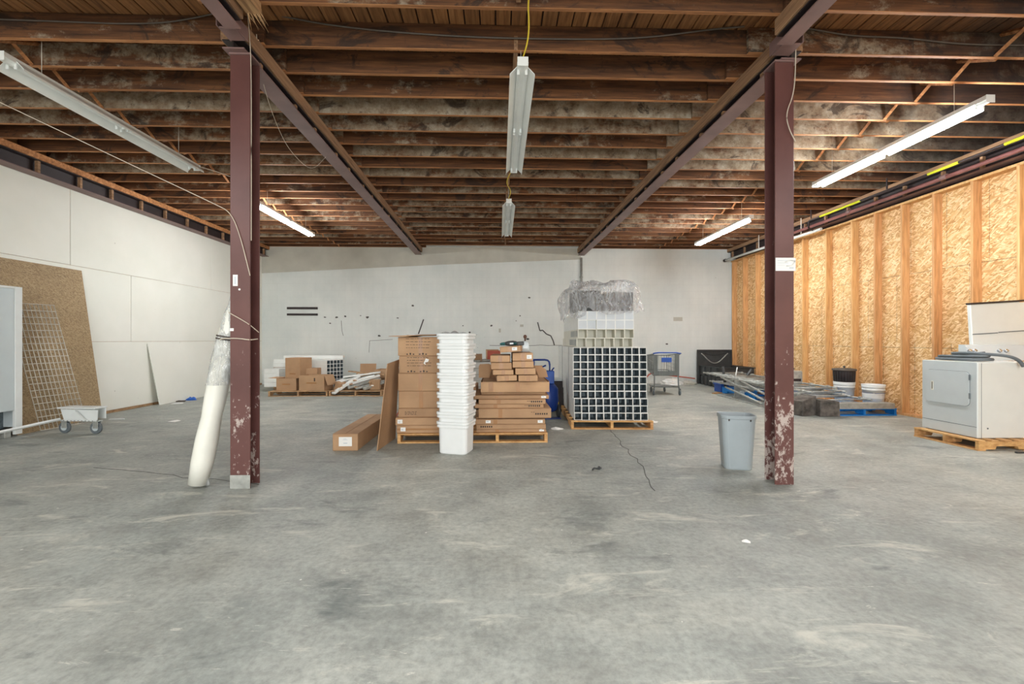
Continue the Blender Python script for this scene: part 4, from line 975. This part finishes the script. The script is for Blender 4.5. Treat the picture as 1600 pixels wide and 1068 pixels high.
# grey cabinet at frame edge
t = thing('metal_cabinet', 'tall pale grey metal cabinet cut by the left picture edge', 'cabinet', (-6.62, 4.9, 0))
obj('side_panel', M().bevel(-.012, 0, .0, 1.2, .36, 2.02, .003), 'cab', t)
obj('edge_frame', M().bevel(-.03, .012, 1.2, 1.29, .03, 2.05, .004), 'white', t)
obj('top_rail', M().bevel(-.03, .012, 0, 1.199, 2.02, 2.05, .004), 'white', t)
obj('rear_panel', M().bevel(-.24, -.23, .0, 1.28, .0, 2.03, .003), 'inner_shade', t)
obj('end_panel', M().bevel(-.229, -.031, 1.27, 1.28, .12, 2.03, .003), 'cab', t)
obj('bottom_shelf', M().bevel(-.229, -.031, .0, 1.269, .08, .1, .003), 'darksteel', t)
obj('foot', M().bevel(-.1, -.02, 1.1, 1.18, .0, .08, .004), 'galv', t)
# white dolly with long bar
t = thing('dolly', 'white metal base piece on two grey casters with a long bar', 'dolly', (-6.2, 6.28, 0), R(-6))
obj('angle_top', M().bevel(-.02, .56, -.02, .16, .355, .375, .003), 'white', t)
obj('deck_plate', M().bevel(.02, .56, -.01, .012, .18, .2, .003), 'white', t)
obj('side_plate', M().prism([(.05, .2), (.56, .2), (.57, .34), (.07, .345), (.0, .345)], .012, .02), 'white', t)
obj('gusset', M().prism([(.12, .2), (.42, .2), (.27, .335)], -.03, -.008), 'white', t)
obj('rear_plate', M().bevel(.05, .55, .14, .15, .2, .355, .003), 'white', t)
for q in range(9): obj('bolt', M().cyl((.08 + q * .055, -.016, .19), (.08 + q * .055, -.01, .19), .005, 6), 'ink', t)
for wx in (.02, .5):
    obj('caster_fork', M().bevel(wx - .03, wx + .05, .028, .034, .075, .178, .002).bevel(wx - .03, wx + .05, .076, .082, .075, .178, .002).bevel(wx - .04, wx + .06, .02, .09, .172, .179, .002), 'galv', t)
    wz = obj('caster_wheel', M().cyl((wx, .04, .082), (wx, .07, .082), .082, 20), 'rubber', t)
    obj('wheel_hub', M().cyl((wx, .034, .082), (wx, .0399, .082), .045, 16), 'cab', t)
obj('long_bar', M().cyl((.06, -.045, .215), (-.16, -1.15, .10), .02, 4, smooth=False), 'white', t)
obj('bar_foot', M().bevel(-.18, -.14, -1.17, -1.13, 0, .085, .003), 'white', t)
tag(obj('white_stick', M().bevel(-.1, .13, -.015, .015, 0, .02, .002), 'white', None, (-6.35, 7.35, .0), (0, 0, R(5))), 'short white stick on floor right of the dolly', 'stick')
o, _ = leaning('drywall_board', '', '', -6.92, -7.15, [(9.0, 0), (11.6, 0), (11.35, 1.27), (8.85, 1.25)], .012, 'dry')
tag(o, 'white board leaning on left wall with a dark gap at its edge', 'board')
scrap('blue_bag', 'small crumpled blue bag on floor at the left wall', 'bag', -6.78, 9.72, .1, 'bluebag', 12, .6, 8)
scrap('dark_rag', 'dark rag on floor at the foot of the leaning white board', 'rag', -6.82, 9.45, .09, 'cable', 14, .35, 8)
for (x, y, w_, d_, rt, lab) in ((-6.7, 9.2, .2, .13, 20, 'white paper sheet on floor below the leaning white board'), (-5.28, 7.18, .14, .1, -10, 'small white paper scrap alone on the floor left of left column'), (1.61, 2.78, .05, .02, -25, 'tiny white scrap on the floor at front right')):
    tag(obj('paper_scrap', M().grid(lambda u, v: ((u - .5) * w_, (v - .5) * d_, .004 + .012 * math.sin(3 * u) * v), 5, 4).grid(lambda u, v: ((u - .5) * w_, (.5 - v) * d_, .002 + .012 * math.sin(3 * u) * (1 - v)), 5, 4), 'paper', None, (x, y, 0), (0, 0, R(rt))), lab, 'paper')
tag(obj('black_clip', M().tube([(-.05, -.02, .012), (-.02, .0, .02), (.02, .0, .012), (.05, .02, .02), (.06, .0, .012), (.03, -.01, .012)], .009, 6), 'black', None, (.98, 4.38, 0), (0, 0, R(20))), 'small black clip on the floor before the channel pallet', 'clip')

# wrapped roll tied to left column
t = thing('wrapped_roll', 'tall white roll in clear plastic leaning on the left column', 'roll', (-2.705, 3.96, 0))
b0 = Vector((0, 0, .03)); tp = Vector((.295, .1, 1.8))
P = [b0.lerp(tp, k / 9) for k in range(10)]
obj('roll_body', M().tube(P, [.075, .088, .09, .08, .088, .09, .086, .078, .052, .02], 18), 'roll', t)
def wrapfn(u, v):
    a = 2 * math.pi * u; c_ = b0.lerp(tp, .5 + .49 * v); v = .5 + .5 * v; r0 = .094 * (1 - .6 * max(0, v - .7) / .3) + .008 * math.sin(a * 5 + v * 30) * math.sin(v * 17)
    return (c_.x + r0 * math.cos(a), c_.y + r0 * math.sin(a), c_.z)
obj('plastic_wrap', M().grid(wrapfn, 20, 50), 'film', t)
obj('loose_plastic', M().add([(.05, -.01, .02), (.10, .0, .02), (.07, -.005, .20), (.05, .01, .02), (.10, .015, .02), (.07, .01, .20)], [(0, 1, 2), (3, 5, 4), (0, 3, 4, 1), (1, 4, 5, 2), (2, 5, 3, 0)]), 'film', t)
for z in (1.31, 1.335): obj('tie_band', M().cyl(b0.lerp(tp, z / 1.8), b0.lerp(tp, (z + .012) / 1.8), .092, 18, mi=0, cap=False), 'ink', t)
wire('twine', [(-2.50, 3.945, 1.325), (-2.45, 3.905, 1.335), (-2.3, 3.90, 1.335), (-2.22, 3.905, 1.32), (-2.20, 4.0, 1.33)], .005, 'string', 'twine tying the wrapped roll to the left column, lower turn', 'twine')
wire('twine', [(-2.45, 3.99, 1.57), (-2.40, 3.905, 1.565), (-2.3, 3.90, 1.51), (-2.22, 3.905, 1.46), (-2.2, 4.02, 1.39)], .004, 'string', 'thin twine around the left column, upper turn', 'twine')
# ================================================================== GREY BIN
t = thing('waste_bin', 'grey plastic wastebasket standing left of the right column', 'bin', (2.455, 4.42, 0), R(-14))
bm = M().loft([(.25, .19, .05, 0), (.265, .2, .055, .012), (.325, .245, .06, .515), (.342, .262, .07, .52), (.346, .266, .07, .548), (.34, .26, .068, .555), (.325, .245, .062, .55), (.312, .232, .058, .50), (.255, .19, .05, .02)], 5, smooth=False)
N_ = 24; bm.f.append(tuple(len(bm.v) - N_ + k for k in range(N_))); bm.i.append(0); bm.sm.append(False)
obj('bin_shell', bm, 'grey', t)
for q in (-.1, .1): obj('rim_notch', M().bevel(q - .006, q + .006, -.131, -.122, .50, .522, .001), 'ink', t)

# ================================================================== BLACK TOTES
t = thing('black_tote', 'lower black tote under the open one by the right back corner', 'tote', (6.03, 11.6, 0), 0, 'black totes')
obj('tote_shell', M().bevel(0, .93, 0, 1.2, .012, .27, .02), 'black', t)
for k in range(5): obj('side_rib', M().bevel(-.02, -.0005, .08 + k * .24, .2 + k * .24, .0, .26, .005), 'black', t)
for k in range(4): obj('front_rib', M().bevel(.05 + k * .23, .17 + k * .23, -.02, -.0005, .0, .26, .005), 'black', t)
t = thing('black_tote', 'upper open black tote with its lid standing against back wall', 'tote', (6.05, 11.7, .272), 0, 'black totes')
for nm, a in (('f', (0, .95, 0, .03)), ('b', (0, .95, 1.17, 1.2)), ('l', (0, .03, .031, 1.169)), ('r', (.92, .95, .031, 1.169))): obj('tote_wall', M().bevel(*a, .01, .27, .006), 'black', t)
obj('tote_floor', M().bevel(.031, .919, .031, 1.169, 0, .02, .004), 'black', t)
obj('rim', M().bevel(-.03, .98, -.03, .0, .2705, .295, .004).bevel(-.03, .0, 0, 1.2, .2705, .295, .004).bevel(.95, .98, 0, 1.2, .2705, .295, .004), 'black', t)
for k in range(3): obj('side_rib', M().bevel(-.025, -.0005, .15 + k * .36, .3 + k * .36, .0, .26, .005), 'black', t)
t = thing('tote_lid', 'black moulded lid standing upright against the back wall', 'lid', (5.98, 12.93, 0), 0)
obj('lid_panel', M().bevel(.0, 1.06, 0, .03, 0, 1.03, .01), 'black', t)
obj('lid_rim', M().bevel(-.0, 1.06, -.03, -.0005, .99, 1.03, .005).bevel(.0, .04, -.03, -.0005, 0, .989, .005).bevel(1.02, 1.06, -.03, -.0005, 0, .989, .005), 'black', t)
obj('lid_bow', M().tube([(.12 + .82 * k / 12, -.012, .92 - .3 * math.sin(math.pi * k / 12) ** 1.2) for k in range(13)], .016, 6), 'galv', t)
obj('lid_bow', M().tube([(.1 + .86 * k / 12, -.012, .97 - .1 * math.sin(math.pi * k / 12)) for k in range(13)], .012, 6), 'black', t)

# ================================================================== METAL PILE ON BLUE PALLETS
def rack(label, x, y, z, rot, L, wd, n, mat='galv', tilt=0, sh=None):
    t = thing('metal_rack', label, 'rack', (x, y, z), (R(tilt), 0, rot), 'galvanised racks in the pile')
    for s_ in (0, wd):
        obj('rail', M().cyl((s_, 0, .019), (s_, L, .019), .019, 8), mat, t)
        for k in range(5): obj('clamp', M().bevel(s_ - .028, s_ + .028, .2 + L * .2 * k, .25 + L * .2 * k, -.004, .05, .005), mat, t)
    for k in range(n):
        obj('rung', M().cyl((.018, .08 + (L - .16) * k / (n - 1), .018), (wd - .018, .08 + (L - .16) * k / (n - 1), .018), .013, 6), mat, t)
    return t
pallet('blue pallet at the near end of the metal pile', 5.80, 7.36, R(0), 1.14, 1.1, 'bluewood')
pallet('blue pallet at the far end of the metal pile', 5.62, 9.35, R(3), 1.2, 1.3, 'bluewood', hh=.15)
tag(obj('steel_channel', M().prism([(5.83, .126), (6.87, .126), (6.87, .222), (6.85, .222), (6.85, .14), (5.85, .14), (5.85, .222), (5.83, .222)][::1], 7.33, 7.34).box(5.83, 6.87, 7.325, 7.34, .126, .222).box(5.83, 6.87, 7.34, 7.5, .209, .222).box(5.83, 6.87, 7.34, 7.5, .126, .139), 'galv'), 'grey steel channel lying across the front of the near blue pallet', 'channel')
rack('galvanised rack lying at the bottom of the pile, nearest the buckets', 5.75, 7.5, .23, R(3), 3.2, .9, 9)
rack('galvanised rack on top of the pile, turned slightly left', 5.55, 7.7, .285, R(-5), 2.9, .8, 8)
rack('galvanised rack third up in the pile, turned right', 5.75, 7.8, .34, R(6), 2.6, .7, 7)
rack('galvanised topmost rack of the pile, tilted toward the camera', 5.6, 8.0, .395, R(-2), 2.4, .75, 7)
rack('galvanised rack at the far end lying over the blue pallet', 5.45, 9.0, .25, R(1), 2.0, .8, 9)
rack('galvanised rack at the far end, uppermost, pointing to the black totes', 5.35, 8.8, .40, R(4), 2.1, .9, 10, tilt=2)
for k, (a, b, lab) in enumerate((((5.30, 8.55, .12), (5.40, 10.4, .42), 'upper grey tube slanting along the left side of the far pile'), ((5.34, 8.5, .22), (5.6, 10.5, .50), 'top grey tube slanting along the left side of the far pile'), ((5.22, 8.5, .06), (5.30, 10.0, .22), 'lowest grey tube slanting along the left side of the far pile'))):
    tag(obj('metal_tube', M().cyl(a, b, .022, 8), 'galv'), lab, 'tube', 'loose tubes by the pile')
t = thing('grey_trolley_plate', 'upright grey metal plate with rollers at the far pile end', 'plate', (5.35, 9.7, 0), R(8))
obj('plate', M().bevel(0, .5, 0, .02, .03, .42, .004), 'galv', t)
for q in (.16, .3): obj('roller', M().cyl((q, -.06, .12), (q, -.001, .12), .045, 12), 'cab', t)
obj('plate_foot', M().bevel(0, .5, -.02, .1, 0, .03, .003), 'galv', t)
tag(obj('long_rail', M().bevel(-.03, .0, 0, 2.2, 0, .03, .003), 'galv', None, (5.17, 7.95, .0), (0, 0, R(-1))), 'long thin steel rail on the floor beside the metal pile', 'rail')
for a, b, r__, mt, lab in (((5.62, 10.6, .15), (5.50, 10.5, .66), .035, 'black', 'black post leaning up out of the far pile, left one'), ((5.85, 10.3, .30), (6.05, 10.2, .62), .035, 'black', 'short black post leaning right out of the far pile'), ((5.74, 10.4, .3), (5.80, 10.4, .66), .014, 'white', 'thin white rod standing up in the far pile')):
    tag(obj('post', M().cyl(a, b, r__, 8), mt), lab, 'post')
tag(obj('wood_board', M().bevel(-.14, .14, -.05, .05, 0, .02, .002), 'pallet', None, (5.38, 10.55, .001), (0, 0, R(30))), 'small wooden board on the floor at far end of metal pile', 'board')
tag(obj('blue_crate', M().bevel(5.58, 5.98, 10.75, 11.1, 0, .18, .01).bevel(5.56, 6.0, 10.73, 11.12, .181, .21, .005), 'blue'), 'blue plastic crate on floor before the black totes', 'crate')
tag(obj('wood_board', M().bevel(5.6, 6.5, 8.8, 9.25, .155, .2, .004), 'rbrown'), 'brown board lying inside the far metal pile', 'board')
def blockshape(seed, w_, d_, h_):
    m = M(); m.bevel(-w_ / 2, w_ / 2, -d_ / 2, d_ / 2, 0, h_, .008); m.v = [(x * (1 - .2 * z), y, z * (1 + (.22 if seed == 2 else -.12) * (x / w_))) for x, y, z in m.v]
    m.v = [(x + .03 * noise.noise(Vector((x * 5, y * 5, z * 5 + seed))), y + .03 * noise.noise(Vector((y * 5, z * 5, x * 5 + seed))), max(0, z + (.03 * noise.noise(Vector((z * 5, x * 5, seed))) if z > .05 else 0))) for x, y, z in m.v]
    return m
tag(obj('rusty_block', blockshape(2, .33, .3, .30), 'rust', None, (5.36, 7.52, 0), (0, 0, R(15))), 'left grey rusty block on floor right of the right column', 'block', 'rusty blocks')
tag(obj('rusty_block', blockshape(5, .34, .3, .28), 'rust', None, (5.70, 7.44, 0), (0, 0, R(-4))), 'right grey rusty block touching the steel channel', 'block', 'rusty blocks')
t = thing('grey_machine', 'grey metal box with straps on top behind the right column', 'machine', (5.55, 8.35, .45))
obj('machine_body', M().bevel(0, .42, 0, .4, 0, .26, .015), 'galv', t); obj('dark_grille', M().bevel(.12, .38, -.008, -.0005, .06, .11, .002), 'darksteel', t)
for k in range(4): obj('strap_loop', M().tube([(.02, .1 + .03 * k, .27), (.1, .12, .32 + .02 * k), (.25, .14, .36 - .01 * k), (.36, .16, .30), (.30, .1, .272)], .01, 5), 'black', t)
obj('strap_end', M().bevel(-.1, .16, .1, .12, -.0, .02, .003), 'black', t, (.06, .0, .40), (0, R(-40), 0))
# buckets
def bucket(label, x, y, z, h=.33, r0=.135, r1=.155, mat='pvc', band=True):
    t = thing('bucket', label, 'bucket', (x, y, z), 0, 'white buckets')
    obj('bucket_shell', M().lathe([(.001, 0), (r0, 0), (r0 + .002, .005), (r1 - .006, h * .72), (r1 + .006, h * .725), (r1 + .006, h * .76), (r1, h * .77), (r1 + .004, h * .86), (r1 + .008, h * .865), (r1 + .008, h * .9), (r1 + .003, h * .91), (r1 + .012, h * .96), (r1 + .01, h), (r1 - .006, h), (r0 - .006, .01), (.001, .01)], 24), mat, t)
    if band:
        obj('label_band', M().cyl((0, 0, h * .35), (0, 0, h * .6), r0 + .0105, 24, r0 + .0155, cap=False), 'paper', t)
        obj('label_stripe', M().cyl((0, 0, h * .56), (0, 0, h * .61), r0 + .0135, 24, r0 + .0165, cap=False), 'dblue', t)
    obj('wire_handle', M().tube([(r1 * math.cos(a), -.02 - .16 * math.sin(a) * .95, h * .8 - .1 * math.sin(a)) for a in [math.pi * k / 10 for k in range(11)]], .003, 5), 'wire', t)
    return t
bucket('white labelled pail standing at right, before the OSB wall', 6.86, 7.75, .13, .38, .15, .168)
bucket('white bucket under the dark lidded pot by the OSB wall', 6.72, 8.25, .13, .38, .15, .168, band=False)
t = thing('lidded_pot', 'dark grey ribbed pot with knobbed lid on a white bucket', 'pot', (6.72, 8.25, .511))
obj('pot_shell', M().lathe([(.001, 0), (.165, 0), (.178, .2), (.178, .215), (.001, .215)], 26), 'darksteel', t)
for k in range(24):
    a = 2 * math.pi * k / 24; obj('rib', M().cyl((.167 * math.cos(a), .167 * math.sin(a), .004), (.179 * math.cos(a), .179 * math.sin(a), .2), .004, 4, smooth=False), 'black', t)
obj('pot_lid', M().lathe([(.001, .216), (.195, .216), (.2, .225), (.195, .25), (.12, .262), (.001, .264)], 26), 'cable', t)
obj('lid_knob', M().lathe([(.001, .264), (.018, .265), (.012, .28), (.024, .29), (.02, .305), (.001, .308)], 12), 'black', t)

# ================================================================== STACKED WASHER DRYER ON ITS BACK PALLET
pallet('wooden pallet under the white washer dryer', 6.95, 4.985, R(90), .80, 1.26, 'pallet', nb=8)
t = thing('laundry_unit', 'white stacked washer dryer with grey side door, on a pallet', 'washer dryer', (5.80, 5.09, .1255))
W_, D_, H_ = .80, .69, .925
obj('cabinet_body', M().bevel(.006, W_, 0, D_, 0, H_, .008), 'dryer', t)
obj('face_panel', M().bevel(0, .0055, .006, D_ - .006, .004, H_ - .004, .002), 'dryerface', t)
dy0, dy1, dz0, dz1 = .085, .62, .375, .80
# (seen on the -x face) dark gasket ring, raised door, recessed pull
def rr_prof(y0, y1, z0, z1, r, n=5):
    out = []
    for cy, cz, a0 in ((y1 - r, z1 - r, 0), (y0 + r, z1 - r, 90), (y0 + r, z0 + r, 180), (y1 - r, z0 + r, 270)):
        for k in range(n + 1):
            a = R(a0 + 90 * k / n); out.append((cy + r * math.cos(a), cz + r * math.sin(a)))
    return out
obj('door_seam', M().prism(rr_prof(dy0 - .004, dy1 + .004, dz0 - .004, dz1 + .004, .054), -.002, .0, 'x'), 'rubber', t)
dr = obj('door', M().prism(rr_prof(dy0, dy1, dz0, dz1, .05), -.014, -.002, 'x'), 'dryerface', t); dr['label'] = 'rounded grey dryer door'
obj('door_pull', M().bevel(-.02, -.014, .515, .548, .53, .65, .002), 'cream', dr)
obj('pull_slot', M().box(-.021, -.02, .525, .535, .545, .64), 'ink', dr)
for z in (.47, .70): obj('hinge', M().bevel(-.018, -.002, .072, .083, z, z + .07, .002), 'rubber', t)
obj('kick_seam', M().box(-.001, .0, .006, D_ - .006, .13, .136), 'rubber', t)
obj('body_seam', M().box(.05, .055, -.001, .0, .0, H_ - .01), 'rubber', t)
obj('vent_plug', M().cyl((.13, -.004, .12), (.13, 0, .12), .01, 10), 'rubber', t)
# control console (sloping) and washer lid raised
obj('console', M().prism([(.38, H_ + .001), (.60, H_ + .001), (.60, H_ + .21), (.52, H_ + .20)], .42, W_ + .45, 'x'), 'dryerface', t)
rc = obj('rear_panel', M().bevel(0, W_ + .1, 0, .05, -.07, .56, .01), 'dryer', t, (.62, .6005, H_ + .19), (0, R(-3.5), 0))
obj('panel_groove', M().bevel(.005, .36, -.006, -.0005, .15, .162, .001).bevel(.37, W_ + .1, -.006, -.0005, .156, .168, .001), 'rubber', rc)
obj('top_cap', M().bevel(-.005, W_ + .11, -.008, .058, .561, .585, .006), 'darksteel', rc)
for kx in (.41, .48, .82, .91):
    kb = obj('control_knob', M().cyl((0, 0, 0), (0, 0, .03), .024, 14, .02), 'chrome', t, (kx, .46, H_ + .12), (R(55), 0, 0))
    obj('knob_skirt', M().cyl((0, 0, -.008), (0, 0, .0), .034, 16), 'greyend', kb)
wire('drain_hose', [(5.93, 5.7, 1.075), (5.84, 5.6, 1.075), (5.84, 5.25, 1.075), (6.0, 5.14, 1.08), (6.15, 5.2, 1.08), (6.12, 5.45, 1.085), (5.98, 5.62, 1.09), (5.85, 5.64, 1.11), (5.86, 5.3, 1.115), (6.02, 5.15, 1.12), (6.12, 5.25, 1.13), (6.05, 5.5, 1.13), (5.94, 5.55, 1.15), (5.95, 5.25, 1.155), (6.08, 5.12, 1.14), (6.2, 5.07, 1.12), (6.28, 5.045, 1.07), (6.31, 5.03, 1.0)], .02, 'rubber', 'grey corrugated drain hose coiled on top of the dryer', 'hose', 2)
for pts, lab in (([(5.96, 5.3, 1.074), (6.05, 5.25, 1.09), (6.08, 5.4, 1.1), (5.98, 5.5, 1.12), (5.96, 5.3, 1.15), (6.05, 5.22, 1.165)], 'black thin hose tangled inside the grey hose coil'),):
    wire('black_hose', pts, .014, 'black', lab, 'hose', 2)
tag(obj('metal_strip', M().bevel(6.02, 6.6, 4.86, 4.89, 0, .02, .003), 'black'), 'black metal strip on floor before the washer dryer pallet', 'strip')
